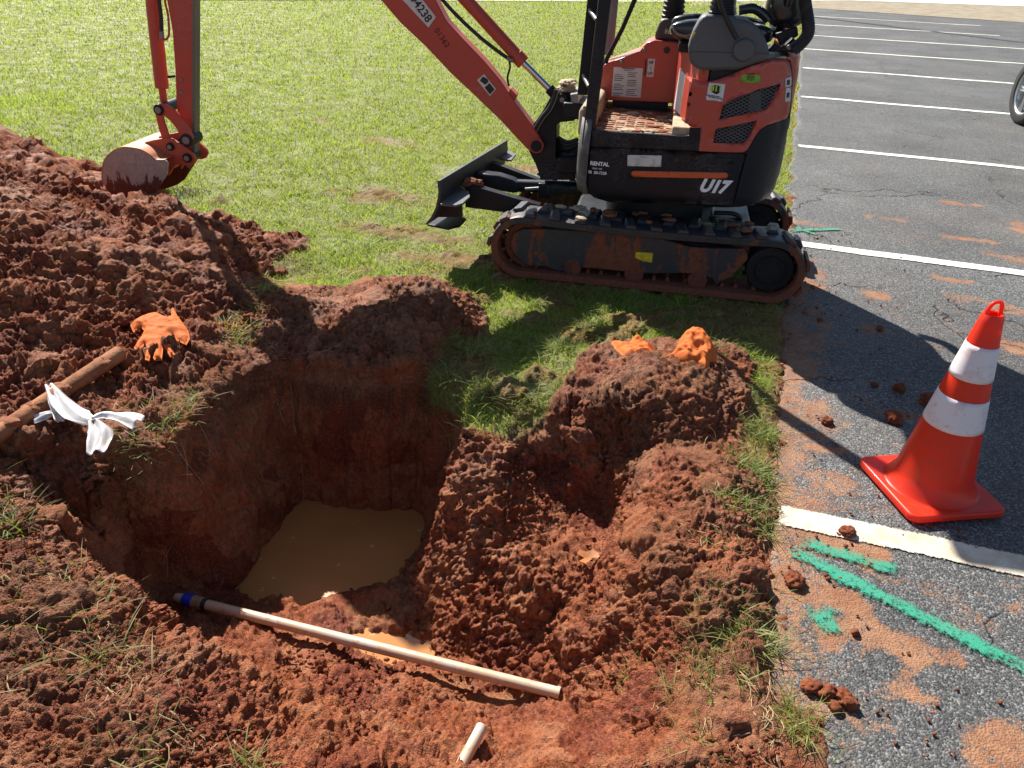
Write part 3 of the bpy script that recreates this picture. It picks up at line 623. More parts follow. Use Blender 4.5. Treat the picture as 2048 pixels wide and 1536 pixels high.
# tufts: (pixel, z, radius, count, length, dryness group)
TUFTS = [((330,840),.04,.10,260,.07),((385,800),.05,.07,120,.06),((260,905),.04,.09,220,.07),((230,870),.05,.06,80,.06),((60,990),.04,.10,200,.06),((90,960),.04,.06,80,.05),((20,1050),.04,.06,110,.05),((130,940),.05,.05,50,.05),
    ((150,1150),.06,.08,35,.06),((90,1210),.07,.10,42,.07),((230,1170),.05,.06,29,.06),((60,1140),.06,.06,19,.05),((200,1290),.06,.10,42,.07),((280,1320),.05,.07,35,.06),((120,1340),.07,.08,35,.06),((240,1500),.07,.10,39,.07),((500,1525),-.02,.04,70,.05),((330,1470),.06,.06,13,.06),((10,1270),.07,.05,16,.06),((60,1400),.07,.05,7,.06),((180,1240),.06,.09,19,.07),((20,1350),.07,.04,9,.06),
    ((880,760),.04,.10,420,.06),((930,700),.04,.10,250,.05),((960,790),.03,.12,420,.06),((1050,790),.03,.10,260,.06),((1110,790),.03,.08,240,.06),((1040,700),.03,.14,250,.05),((1120,700),.04,.09,300,.05),((1180,660),.02,.10,300,.045),
    ((1420,700),.07,.08,160,.06),((1480,690),.02,.08,170,.05),((1500,800),.02,.09,380,.05),((1520,870),.02,.10,420,.05),((1490,930),.03,.08,260,.05),((1530,960),.02,.08,240,.05),((1450,1000),.05,.09,160,.05),((1510,1020),.02,.08,220,.05),((1540,1060),.02,.05,90,.05),
    ((1470,1230),.02,.09,260,.06),((1440,1290),.0,.08,220,.06),((1500,1280),.01,.07,160,.07),((1380,1380),-.03,.08,140,.06),((1540,1300),.01,.05,60,.09),((1460,1340),.02,.07,100,.05),((1260,1370),-.2,.07,60,.05),((1380,1500),.0,.06,70,.06),((1600,1470),.01,.05,90,.06),((1590,1420),.01,.04,50,.06),((1450,1120),.03,.07,90,.05),((1350,680),.03,.10,160,.04),((1250,700),.05,.1,160,.05),((480,690),.03,.09,160,.05),((500,640),.04,.08,120,.05),((400,560),.17,.04,40,.05),((450,660),.06,.06,60,.05),((1560,1180),.01,.04,30,.05),((530,620),.02,.08,160,.05),((360,400),.16,.05,60,.08),((620,530),.01,.12,220,.05)]
tx, ty, tl = [], [], []
for (px, py), z, rr, n, L in TUFTS:
    g = G(px, py, z); a = rng.normal(0, rr * .55, n); b = rng.normal(0, rr * .55, n); tx.append(g[0] + a); ty.append(g[1] + b); tl.append(L * (.35 + .9 * rng.random(n)))
tx, ty, tl = map(np.concatenate, (tx, ty, tl)); k = zat(tx, ty) > -.25; tx, ty, tl = tx[k], ty[k], tl[k]
blades('edge_grass', tx, ty, zat(tx, ty) - .004 + .012 * rng.random(len(tx)), tl, .0042 * (.6 + .8 * rng.random(len(tx))), .6 + 1.2 * rng.random(len(tx)), MGD, seg=4)
# straw lying on the soil and fine roots hanging from the cut edges
def straws(name, n, regions, rad, Lr, mat):
    bm = bmesh.new()
    for i in range(n):
        poly, z = regions[i % len(regions)]
        (x0, y0), (x1, y1) = poly; px, py = random.uniform(x0, x1), random.uniform(y0, y1); g = G(px, py, z); L = random.uniform(*Lr); a = random.uniform(0, 6.28); c_ = random.uniform(-1, 1)
        pts = []
        for k in range(5):
            x_ = g[0] + math.cos(a + c_ * k * .35) * L * k / 4; y_ = g[1] + math.sin(a + c_ * k * .35) * L * k / 4
            pts.append((x_, y_, float(zat(x_, y_)[0]) + .014 + .02 * math.sin(k * .9) * random.random()))
        add_tube(bm, pts, [rad] * 4 + [rad * .4], 4)
    return bm_obj(name, bm, mat)
MST = plain('dry_straw', (.36, .26, .14), .8, 0, .35, 20)
tag(straws('dry_straw', 520, [(((0, 1000), (330, 1450)), .05), (((200, 1280), (480, 1536)), .05), (((1380, 760), (1560, 1250)), .03), (((1300, 1250), (1560, 1536)), .0), (((200, 780), (420, 950)), .04), (((500, 600), (950, 730)), .08), (((1000, 640), (1400, 820)), .05)], .0013, (.03, .11), MST), kind='stuff')
MRT = plain('fine_roots', (.07, .035, .02), .85, 0, .3, 20)
bm = bmesh.new()
for i in range(120):
    px = random.choice([random.uniform(500, 870)] * 3 + [random.uniform(940, 1180), random.uniform(250, 470)]); py = {0: 745, 1: 850, 2: 905}[0 if px > 490 and px < 900 else (1 if px > 900 else 2)]
    if px < 490: py = 735 + (470 - px) * .8
    g = G(px, py, .0); L = random.uniform(.08, .34) if random.random() < .4 else random.uniform(.04, .1); x_ = g[0]; z_ = -.01; pts = []
    ys = np.linspace(g[1] - .45, g[1] + .15, 200)
    for k in range(9):
        zz = zat(np.full(200, x_), ys); w_ = np.where(zz > z_)[0]
        if not len(w_): break
        pts.append((x_, ys[w_[0]] - .022 - .01 * random.random(), z_)); z_ -= L / 8; x_ += random.uniform(-.5, .5) * L / 8
    if len(pts) < 4 or px < 490: continue
    add_tube(bm, pts, [.0012] * (len(pts) - 2) + [.0007] * 2, 4)
tag(bm_obj('hanging_roots', bm, MRT), kind='stuff')

#@@EXCAVATOR
# ------------------------------------------------------------------ the excavator, local axes: x forward (left in the photo), y towards the camera, z up
MO = (G(1040, 562) + G(1560, 617)) / 2; MDEG = 169.807; MF = frame(MO, MDEG)
EX = empty('mini_excavator', (MO[0], MO[1], 0), R(MDEG))
tag(EX, 'red and charcoal mini excavator on rubber tracks, bucket resting on the clay heap', 'excavator')
def ML(ye, x, y): return onplane(MF, ye, x, y)
def q1(a, b): return (1130 + a / 5.12, b / 5.12)
def q2(a, b): return (1320 + a / 6.4, b / 6.4)
def q3(a, b): return (840 + a / 4.096, 200 + b / 4.096)
def q4(a, b): return (1030 + a / 5.488, 140 + b / 5.488)
def q5(a, b): return (190 + a / 5.487, 150 + b / 5.487)
def q6(a, b): return (1380 + a / 5.12, 340 + b / 5.12)
def qz(a, b): return (1360 + a / 7.68, 120 + b / 7.68)
def qb(a, b): return (1100 + a / 3.413, b / 3.413)
def paint(name, c, rough=.4, dirt=(.20, .10, .055), amt=.35, scr=.5, metal=0, gl=.0):
    """enamel with dust, chips and scratches"""
    t = NT(name); n = t.noise(5, 6, .65); n2 = t.noise(35, 5, .7)
    base = t.mix(t.ramp(t.noise(2, 3), [(.3, 0.), (.7, .5)]), c, tuple(min(1, a * 1.18 + .004) for a in c))
    dm = t.math('MULTIPLY', t.ramp(n, [(.42, 0.), (.72, 1.)]), t.ramp(n2, [(.35, .25), (.65, 1.)]))
    base = t.mix(t.math('MULTIPLY', dm, amt), base, dirt)
    mp = t.mapping((1, 1, 1), (.3, .5, .2)); wv = t.noise(7, 8, .85, 2.5, co=mp)
    sc = t.math('MULTIPLY', t.ramp(wv, [(.493, 0.), (.5, 1.), (.507, 0.)]), t.ramp(t.noise(3, 2), [(.5, 0.), (.62, 1.)]))
    base = t.mix(t.math('MULTIPLY', sc, scr), base, (.35, .33, .30))
    t.set(Base_Color=base, Metallic=metal, Roughness=t.math('ADD', t.math('MULTIPLY', dm, .35), rough, clamp=True))
    t.b.inputs['Coat Weight'].default_value = gl; t.b.inputs['Coat Roughness'].default_value = .15
    t.set(Normal=t.bump(n2, .08, .003)); return t.m
MRED = paint('orange_red_enamel', (.44, .050, .028), .38, (.30, .13, .09), .22, .45, gl=.35)
MREDB = paint('worn_red_boom_paint', (.47, .060, .036), .48, (.26, .10, .07), .45, .9)
MDK = paint('charcoal_cover', (.006, .009, .015), .38, (.05, .035, .028), .10, .7); MDK.node_tree.nodes['Principled BSDF'].inputs['Specular IOR Level'].default_value = .25
MBLK = paint('black_steel', (.010, .012, .016), .42, (.09, .065, .045), .15, .5); MBLK.node_tree.nodes['Principled BSDF'].inputs['Specular IOR Level'].default_value = .25
MGREY = paint('grey_console', (.075, .082, .09), .48, (.2, .17, .14), .3, .3)
MBRG = paint('brown_grey_console', (.06, .052, .05), .5, (.2, .17, .14), .3, .3)
MRUB = paint('black_rubber', (.022, .022, .024), .75, (.17, .075, .042), .7, .2)
MHOSE = paint('hose_rubber', (.012, .012, .013), .45, (.1, .07, .05), .2, .1)
MCHR = plain('chrome_rod', (.6, .6, .62), .15, 1, .05)
MSTL = paint('worn_steel', (.22, .22, .22), .45, (.2, .12, .08), .5, .6, .6)
MSEAT = paint('seat_vinyl', (.012, .013, .015), .22, (.08, .06, .05), .2, .1, gl=.5)
MMUD = plain('caked_mud', (.24, .085, .038), .95, 0, .4, 25, .6, 50)
MTAN = plain('dried_mud', (.42, .33, .22), .95, 0, .3, 20, .6, 60)
def muddy(name, base, mud, lo, hi, rough=.8, zk=0, zp_=.26):
    """steel with clay stuck to it in runs from the top"""
    t = NT(name); mp = t.mapping((1, 1, .28)); n = t.noise(11, 5, .6, .4, co=mp); n2 = t.noise(40, 5, .7)
    sp = t.n.new('ShaderNodeSeparateXYZ'); t.l.new(t.co, sp.inputs[0]); zf = t.math('MULTIPLY', t.math('SUBTRACT', zp_, sp.outputs[2]), zk)
    mk = t.ramp(t.math('ADD', t.math('ADD', n, zf), t.math('MULTIPLY', t.math('SUBTRACT', n2, .5), .25)), [(lo, 0.), (hi, 1.)])
    b = t.ramp(t.noise(30, 6, .8, 1), [(.3, base), (.62, tuple(a * 1.8 for a in base)), (.75, (.16, .15, .14))])
    c = t.mix(mk, b, t.ramp(n2, [(.3, tuple(a * .65 for a in mud)), (.7, tuple(a * 1.2 for a in mud))]))
    t.set(Base_Color=c, Roughness=t.mix(mk, (.45,) * 3, (.92,) * 3), Normal=t.bump(t.math('ADD', mk, t.math('MULTIPLY', n2, .6)), .5, .006)); return t.m
MTF = muddy('track_frame_mud', (.022, .024, .03), (.20, .065, .032), .49, .54)
MTB = muddy('track_belt_rubber', (.028, .028, .031), (.20, .062, .032), .47, .55, zk=1.3)
MTI = muddy('belt_inside_mud', (.05, .02, .013), (.18, .055, .028), .35, .5)
MBK = muddy('bucket_steel', (.22, .185, .16), (.14, .036, .018), .50, .53, zk=2.0, zp_=.34)
def L2(pts, ye): return [(lambda q: (q[0], q[2]))(ML(ye, *p)) for p in pts]
# ---- tracks
def track_path(n=150, R_=.155, x0=-.60, x1=.68, zc=.185, sag=.012):
    """closed centre-line of the belt, seen from the side, evenly spaced"""
    P = []
    for k in range(40): P.append((x0 + (x1 - x0) * k / 39, zc + R_ - sag * math.sin(math.pi * k / 39)))
    for k in range(1, 30): a = math.pi / 2 - math.pi * k / 30; P.append((x1 + R_ * math.cos(a), zc + R_ * math.sin(a)))
    for k in range(40): P.append((x1 + (x0 - x1) * k / 39, zc - R_ + .004))
    for k in range(1, 30): a = -math.pi / 2 - math.pi * k / 30; P.append((x0 + R_ * math.cos(a), zc + R_ * math.sin(a)))
    P = np.array(P); Q = np.vstack([P, P[:1]]); s = np.concatenate([[0], np.cumsum(np.hypot(*(np.diff(Q, axis=0).T)))])
    u = np.linspace(0, s[-1], n, endpoint=False); return np.stack([np.interp(u, s, Q[:, 0]), np.interp(u, s, Q[:, 1])], 1), s[-1]
def make_track(y0, y1, near):
    tr = empty('track', parent=EX)
    P, Ltot = track_path(); n = len(P); T_ = np.roll(P, -1, 0) - np.roll(P, 1, 0); T_ /= np.linalg.norm(T_, axis=1)[:, None]; Nn = np.stack([-T_[:, 1], T_[:, 0]], 1)
    Nn *= np.sign(((P - P.mean(0)) * Nn).sum(1))[:, None]
    bm = bmesh.new(); prof = [(-.022, y0 + .004), (.013, y0), (.017, y0 + .02), (.017, y1 - .02), (.013, y1), (-.022, y1 - .004)]
    rings = [[bm.verts.new((P[i][0] + Nn[i][0] * o, y, P[i][1] + Nn[i][1] * o)) for o, y in prof] for i in range(n)]
    for i in range(n):
        a, b = rings[i], rings[(i + 1) % n]
        for k in range(6): bm.faces.new((a[k], a[(k + 1) % 6], b[(k + 1) % 6], b[k]))
    # staggered lugs: two rows of chevron blocks
    N_ = 27; w_ = y1 - y0
    for row in (0, 1):
        for j in range(N_):
            f = (j + .5 * row) / N_ * n; i = int(f) % n; fr = f - int(f); c = P[i] * (1 - fr) + P[(i + 1) % n] * fr; t_, n_ = T_[i], Nn[i]
            ya, yb = (y0 - .001, y0 + w_ * .56) if row == 0 else (y1 - w_ * .56, y1 + .001); hs = .027; h2 = .019
            vs = []
            for (yy, sk) in ((ya, 0 if row == 0 else .016), (yb, .016 if row == 0 else 0)):
                for (s1, hh, tp) in ((-1, .0, 1.2), (1, .0, 1.2), (1, h2, .72), (-1, h2, .72)):
                    o = .0165 + hh; s_ = s1 * hs * tp + sk; vs.append(bm.verts.new((c[0] + t_[0] * s_ + n_[0] * o, yy, c[1] + t_[1] * s_ + n_[1] * o)))
            for f_ in ((0, 1, 2, 3), (7, 6, 5, 4), (0, 4, 5, 1), (1, 5, 6, 2), (2, 6, 7, 3), (3, 7, 4, 0)): bm.faces.new([vs[k] for k in f_])
    yc = (y0 + y1) / 2
    for j in range(40):
        i = int(j / 40 * n); c = P[i]; t_, n_ = T_[i], Nn[i]
        for s in (-1, 1):
            ya = yc + s * .03; vs = [bm.verts.new((c[0] + t_[0] * a + n_[0] * o, ya + b, c[1] + t_[1] * a + n_[1] * o)) for b in (-.012, .012) for a, o in ((-.014, -.011), (.014, -.011), (.007, -.045), (-.007, -.045))]
            for f_ in ((0, 1, 2, 3), (7, 6, 5, 4), (0, 4, 5, 1), (1, 5, 6, 2), (2, 6, 7, 3), (3, 7, 4, 0)): bm.faces.new([vs[k] for k in f_])
    bm_obj('belt', bm, MTB, tr, smooth=50, bevel=.003, segs=1)
    s = 1 if near else 1
    # frame plate (both tracks share it, traced from the near one)
    o = [q6(0, 790), q6(170, 800), q6(300, 800), q6(550, 810), q6(590, 860), q6(590, 920), q6(500, 1010), q6(440, 1090), q6(330, 1140), q6(260, 1190), q6(230, 1110), q6(0, 1060), (1290, 548), (1215, 540), (1170, 536), (1120, 545), (1095, 535), (1050, 530), (1030, 512), (1020, 490), (1026, 468), (1045, 458), (1100, 458), (1200, 464), (1300, 470)]
    pts = L2(o, -.045)
    prism('frame_plate', pts, y1 - .09, y1 - .045, MTF, tr, bevel=.006)
    prism('frame_beam', [(.55, .12), (.55, .27), (-.42, .27), (-.42, .12)], y0 + .05, y1 - .092, MTF, tr, .01)
    def wheel(name, x, z, r, w, hub=True, teeth=0, mat=MTI):
        bm = bmesh.new(); add_tube(bm, [(x, yc - w / 2, z), (x, yc + w / 2, z)], r, 36)
        if teeth:
            for k in range(teeth):
                a = 2 * math.pi * k / teeth; M = Matrix.Translation((x, yc, z)) @ Matrix.Rotation(-a, 4, 'Y'); add_box(bm, (r - .004, -.012, -.011), (r + .018, .012, .011), M)
        o_ = bm_obj(name, bm, mat, tr, smooth=35, bevel=.005)
        if hub:
            bm = bmesh.new(); add_tube(bm, [(x, yc + w / 2 - .001, z), (x, yc + w / 2 + .012, z)], r * .62, 32)
            for k in range(9):
                a = 2 * math.pi * k / 9; p = (x + r * .47 * math.cos(a), yc + w / 2 + .010, z + r * .47 * math.sin(a)); add_tube(bm, [p, (p[0], p[1] + .009, p[2])], .007, 6)
            bm_obj('hub', bm, MBLK, o_, smooth=35, bevel=.004)
        return o_
    wheel('sprocket', -.60, .185, .118, .14, True, 14, MBLK)
    wheel('idler_wheel', .66, .185, .128, .09, True)
    for xx in (.41, .08, -.25): wheel('track_roller', xx, .088, .050, .15, False)
    return tr
make_track(-.23, 0, True); make_track(-.99, -.76, False)
# warning label on the near track frame
def Dm(y):  # a flat decal plane in local axes facing the camera
    return y
def decal(name, px, ye, mat, parent=EX, th=.0016):
    pts = L2(px, ye); return prism(name, pts, ye - .0006, ye + th, mat, parent, bevel=0)
MYEL = plain('yellow_label', (.62, .45, .02), .6, 0, .3, 60); MWH = plain('white_label', (.62, .62, .60), .55, 0, .12, 25); MORG = plain('orange_stripe', (.62, .10, .02), .45, 0, .12)
MLG = plain('label_green', (.16, .42, .03), .5, 0, .15, 30); MINK = plain('label_ink', (.02, .02, .025), .6, 0, .1); MLY = plain('label_lime', (.50, .72, .03), .5, 0, .1); MWT = plain('white_lettering', (.86, .88, .92), .5, 0, .12, 40)
decal('warning_label', [(1271, 504), (1306, 506), (1304, 525), (1285, 522), (1270, 515)], -.043, MYEL)
def text(name, s, px, ye, size, mat, parent=EX, shear=0, bold=0, rot=0, yfun=None, xs=1., font=None, th=.0008):
    """lettering standing in the side plane: reads left to right for the camera (towards -x)"""
    cu = bpy.data.curves.new(name, 'FONT'); cu.body = s; cu.size = size; cu.shear = shear; cu.offset = bold; cu.extrude = th; cu.align_x = 'CENTER'; cu.align_y = 'CENTER'; cu.resolution_u = 3
    tmp = bpy.data.objects.new('tmp', cu); col.objects.link(tmp); dg = bpy.context.evaluated_depsgraph_get(); me = bpy.data.meshes.new_from_object(tmp.evaluated_get(dg)); bpy.data.objects.remove(tmp); bpy.data.curves.remove(cu)
    c = ML(ye, *px) if len(px) == 2 else np.array(px); cr, sr = math.cos(R(rot)), math.sin(R(rot))
    n = len(me.vertices); co = np.empty(n * 3, np.float32); me.vertices.foreach_get('co', co); co = co.reshape(-1, 3); a, b, h = co.T; a = a * xs
    x = c[0] - (a * cr - b * sr); z = c[2] + (a * sr + b * cr); y = np.full(n, ye) + h + .0012
    if yfun is not None: y = np.array([yfun(v) for v in x]) + h + .0016
    me.vertices.foreach_set('co', np.stack([x, y, z], 1).astype(np.float32).ravel()); me.name = name
    o = bpy.data.objects.new(name, me); col.objects.link(o); o.parent = parent; me.materials.clear(); me.materials.append(mat); return o
# ---- dozer blade
def bl(t, a, b): return tuple(np.array(a) * (1 - t) + np.array(b) * t)
profN = [ML(0, *q3(*p)) for p in ((140, 660), (150, 750), (145, 800), (128, 880), (90, 960), (40, 1020))]
dX = np.array([-.155, -.99, .068 * 0 + .01])
bm = bmesh.new(); R1 = [bm.verts.new(p) for p in profN]; R2 = [bm.verts.new(np.array(p) + dX) for p in profN]
R1b = [bm.verts.new(np.array(p) + (-.014, 0, 0)) for p in profN]; R2b = [bm.verts.new(np.array(p) + dX + (-.014, 0, 0)) for p in profN]
for k in range(5):
    bm.faces.new((R1[k], R1[k + 1], R2[k + 1], R2[k])); bm.faces.new((R1b[k + 1], R1b[k], R2b[k], R2b[k + 1])); bm.faces.new((R1[k + 1], R1[k], R1b[k], R1b[k + 1])); bm.faces.new((R2[k], R2[k + 1], R2b[k + 1], R2b[k]))
bm.faces.new((R1[0], R2[0], R2b[0], R1b[0])); bm.faces.new((R1[5], R1b[5], R2b[5], R2[5]))
BLD = bm_obj('dozer_blade', bm, paint('blade_steel', (.030, .033, .038), .45, (.13, .10, .08), .4, .9), EX, smooth=40)
def plate(name, loc, mat, parent, th=.012, z=None):
    bm = bmesh.new(); A = [bm.verts.new(p) for p in loc]; B = [bm.verts.new((p[0], p[1], p[2] - th)) for p in loc]; bm.faces.new(A); bm.faces.new(B[::-1]); n = len(A)
    for i in range(n): bm.faces.new((A[i], A[(i + 1) % n], B[(i + 1) % n], B[i]))
    return bm_obj(name, bm, mat, parent, bevel=.003)
def zp(z, x, y):
    g = G(x, y, z) - MF[0]; return np.array([g @ MF[1], g @ MF[2], z])
plate('end_bracket', [zp(.40, *q3(*p)) for p in ((165, 850), (250, 760), (330, 715), (400, 745), (410, 790), (350, 845), (300, 860))], MGREY, BLD)
plate('end_bracket', [zp(.44, *q3(*p)) for p in ((650, 470), (690, 405), (730, 410), (785, 445), (750, 490), (690, 485))], MGREY, BLD)
plate('lower_bracket', [zp(.24, *q3(*p)) for p in ((60, 1015), (130, 940), (330, 950), (380, 970), (330, 1025), (230, 1050))], MBLK, BLD)
bm = bmesh.new(); add_prism(bm, L2([q3(170, 870), q3(340, 860), q3(345, 960), q3(120, 960)], -.10), -.12, -.10); bm_obj('bracket_gusset', bm, MBLK, BLD)
def arm(yA, pts, yB=None):
    o = L2([q3(*p) for p in pts], yA); return prism('blade_arm', o, yA - .06, yA, MBLK, EX, .004)
arm(-.27, [(370, 725), (420, 700), (980, 865), (1000, 960), (640, 915), (370, 880)])
arm(-.70, [(520, 560), (560, 520), (600, 515), (980, 660), (980, 740), (560, 610)])
MUDP = MMUD
def rod(name, a, b, r, mat, par=EX, n=16, bevel=.002): return tube(name, [a, b], r, mat, par, n, bevel)
c0, c1, c2, c3 = (ML(-.48, *q3(*p)) for p in ((430, 650), (800, 700), (960, 705), (1290, 720)))
prism('blade_cylinder_cover', L2([q3(*p) for p in ((430, 620), (470, 600), (640, 620), (760, 660), (820, 700), (810, 760), (760, 765), (600, 740), (440, 700))], -.44), -.53, -.44, MBLK, EX, .012)
bc = rod('blade_cylinder', c1, c3, .036, MDK); rod('rod', c0, c1, .016, MCHR, bc)
rod('hydraulic_fitting', ML(-.40, *q3(860, 730)), ML(-.40, *q3(975, 722)), .008, MSTL, bc)
box('cylinder_block', ML(-.5, *q3(975, 780)) - (.07, .06, 0), ML(-.5, *q3(975, 780)) + (.0, .06, .085), MDK, EX, .006)
# undercarriage middle and slew ring
box('undercarriage_frame', (-.36, -.80, .16), (.46, -.19, .30), MBLK, EX, .02)
bm = bmesh.new(); add_tube(bm, [(.02, -.495, .30), (.02, -.495, .47)], .27, 48); bm_obj('slew_ring', bm, MBLK, EX, smooth=35, bevel=.005)
box('track_motor_guard', (-.50, -.62, .24), (-.30, -.30, .34), MSTL, EX, .015)
tube('motor_hose', curve_pts([(-.30, -.33, .37), (-.40, -.31, .38), (-.44, -.33, .35), (-.40, -.36, .33), (-.28, -.36, .33)]), .012, MHOSE, EX)
# ---- house shell
def yf(x, z=1.0):
    """near side of the house in plan: flat, rounded at the front corner, sweeping round at the rear"""
    if x > .33: u = min(1, (x - .33) / .095); y = -.03 - .10 * (1 - math.sqrt(max(0, 1 - u * u)))
    elif x < -.22:
        u = min(1, (-.22 - x) / .385); y = -.495 + .465 * (max(0, 1 - u ** 2.5)) ** (1 / 2.5)
    else: y = -.03
    if z < .53: y -= .04 * ((.53 - z) / .07) ** 2
    return y
def pxz(x, y, off=0):
    ye = -.03
    for _ in range(6):
        p = ML(ye, x, y); ye = .5 * ye + .5 * (yf(p[0], p[2]) + off)
    return p[0], p[2]
def panel(name, pts, mat, parent=EX, th=.02, off=0, holes=(), step=.022, px=True, bevel=.0, sub=3):
    """curved cover following the side of the house; outline given in photo pixels, may have openings"""
    P = [pxz(a, b, off) if px else (a, b) for a, b in pts]; Hs = [[pxz(a, b, off) if px else (a, b) for a, b in h] for h in holes]
    def dens(poly):
        o = []
        for i in range(len(poly)):
            a = np.array(poly[i]); b = np.array(poly[(i + 1) % len(poly)]); n = max(1, int(np.linalg.norm(b - a) / step)); o += [tuple(a + (b - a) * k / n) for k in range(n)]
        return o
    O = dens(P); HH = [dens(h) for h in Hs]; co = [Vector(p) for p in O]; ed = [(i, (i + 1) % len(O)) for i in range(len(O))]; 
    for h in HH:
        s = len(co); co += [Vector(p) for p in h]; ed += [(s + i, s + (i + 1) % len(h)) for i in range(len(h))]
    xs = np.arange(min(p[0] for p in O), max(p[0] for p in O), step); zs = np.arange(min(p[1] for p in O), max(p[1] for p in O), step); gx_, gz_ = np.meshgrid(xs, zs); gx_, gz_ = gx_.ravel(), gz_.ravel()
    k = in_poly(gx_, gz_, O) & (seg_dist(gx_, gz_, O) > step * .5)
    for h in HH: k &= ~in_poly(gx_, gz_, h) & (seg_dist(gx_, gz_, h) > step * .4)
    co += [Vector(p) for p in zip(gx_[k], gz_[k])]
    vs, es, fs, *_ = delaunay_2d_cdt(co, ed, [], 0, 1e-6)
    fs = [f for f in fs if (lambda c: in_poly(np.array([c[0]]), np.array([c[1]]), O)[0] and not any(in_poly(np.array([c[0]]), np.array([c[1]]), h)[0] for h in HH))(sum((vs[i] for i in f), Vector((0, 0))) / len(f))]
    bm = bmesh.new(); BV = [bm.verts.new((v[0], yf(v[0], v[1]) + off, v[1])) for v in vs]
    for f in fs:
        try: bm.faces.new([BV[i] for i in f])
        except ValueError: pass
    bmesh.ops.delete(bm, geom=[v for v in bm.verts if not v.link_faces], context='VERTS')
    bmesh.ops.recalc_face_normals(bm, faces=bm.faces)
    if sum(f.normal.y for f in bm.faces) < 0: bmesh.ops.reverse_faces(bm, faces=bm.faces)
    o = bm_obj2(name, bm, mat, parent)
    s = o.modifiers.new('solid', 'SOLIDIFY'); s.thickness = th; s.offset = -1
    if th > .005: b = o.modifiers.new('bevel', 'BEVEL'); b.width = .004; b.segments = 3; b.limit_method = 'ANGLE'; b.angle_limit = R(50)
    return o
def bm_obj2(name, bm, mat, parent):
    me = bpy.data.meshes.new(name); bm.to_mesh(me); bm.free(); o = bpy.data.objects.new(name, me); col.objects.link(o); me.materials.append(mat); o.parent = parent
    for p in me.polygons: p.use_smooth = True
    try: me.set_sharp_from_angle(angle=R(50))
    except Exception: pass
    return o
def loft(name, zs, inset, mat, parent=EX, xr=(-.605, .42), rear_only=None):
    """closed ring of the whole plan outline lofted through the heights"""
    def outline(ins):
        pts = []
        for k in range(41):
            x = .425 - (1.03) * k / 40; x = max(min(x, .4249), -.6049); pts.append((x, yf(x)))
        far = [(x, -.99 - y) for x, y in pts[::-1]]; pts = pts + far[1:]
        c = np.array((-.09, -.495)); return [tuple(c + (np.array(p) - c) * (1 - ins)) for p in pts]
    bm = bmesh.new(); rings = [[bm.verts.new((x, y, z)) for x, y in outline(i)] for z, i in zip(zs, inset)]
    for a, b in zip(rings, rings[1:]):
        n = len(a)
        for k in range(n): bm.faces.new((a[k], a[(k + 1) % n], b[(k + 1) % n], b[k]))
    bm.faces.new(rings[0][::-1]); bm.faces.new(rings[-1])
    if rear_only is not None: bmesh.ops.bisect_plane(bm, geom=bm.verts[:] + bm.edges[:] + bm.faces[:], plane_co=(rear_only, 0, 0), plane_no=(1, 0, 0), clear_outer=True)
    return bm_obj(name, bm, mat, parent, smooth=40)
loft('lower_body', [.47, .49, .53, .66, .755], [.12, .06, .045, .04, .04], MBLK)
loft('engine_bay', [.75, .93, 1.16], [.05, .05, .06], MBLK, rear_only=-.16)
loft('counterweight', [.48, .50, .54, .62, .88, .90], [.10, .04, .01, -.004, -.004, .01], MDK, rear_only=-.50)
loft('rear_bonnet', [.905, .93, 1.10, 1.175, 1.19], [.02, .0, .004, .02, .05], MRED, rear_only=-.50)
skirt = [qb(*p) for p in ((205, 1003), (400, 1010), (1020, 1035), (1338, 1047), (1300, 1180), (1248, 1392), (800, 1390), (400, 1380), (300, 1350), (240, 1290), (205, 1180), (195, 1080))]
SK = panel('side_skirt', skirt, MDK, th=.025)
rcov = [qz(*p) for p in ((1655, 915), (1600, 930), (1350, 1010), (1240, 1085), (1150, 1205), (1050, 1385), (985, 1428))] + [qb(*p) for p in ((1345, 1050), (1310, 1180), (1256, 1392), (1330, 1394), (1400, 1385), (1500, 1310), (1585, 1170), (1610, 1040), (1625, 900))]
panel('rear_corner_cover', rcov, MDK, th=.03, off=.003)
RC = [qz(*p) for p in ((188, 285), (260, 300), (340, 345), (430, 335), (560, 312), (700, 262), (900, 182), (1100, 92), (1350, 22), (1500, -8), (1640, -12), (1680, 30), (1712, 150), (1722, 350), (1705, 640), (1680, 850), (1645, 898), (1598, 918), (1346, 998), (1232, 1074), (1140, 1196), (1040, 1376), (978, 1418), (290, 1398), (318, 1045), (150, 1020), (85, 950), (115, 600))]
V1 = [qz(*p) for p in ((605, 915), (660, 700), (760, 632), (920, 562), (1200, 452), (1530, 366), (1548, 385), (1480, 560), (1400, 690), (1330, 765), (1250, 790), (900, 855))]
V2 = [qz(*p) for p in ((510, 1275), (545, 1075), (575, 1052), (860, 1000), (1185, 925), (1060, 1220), (980, 1285))]
ECV = panel('engine_cover', RC, MRED, th=.02, holes=(V1, V2), off=.004)
MGRL = plain('grille_wire', (.16, .16, .165), .5, .3, .2)
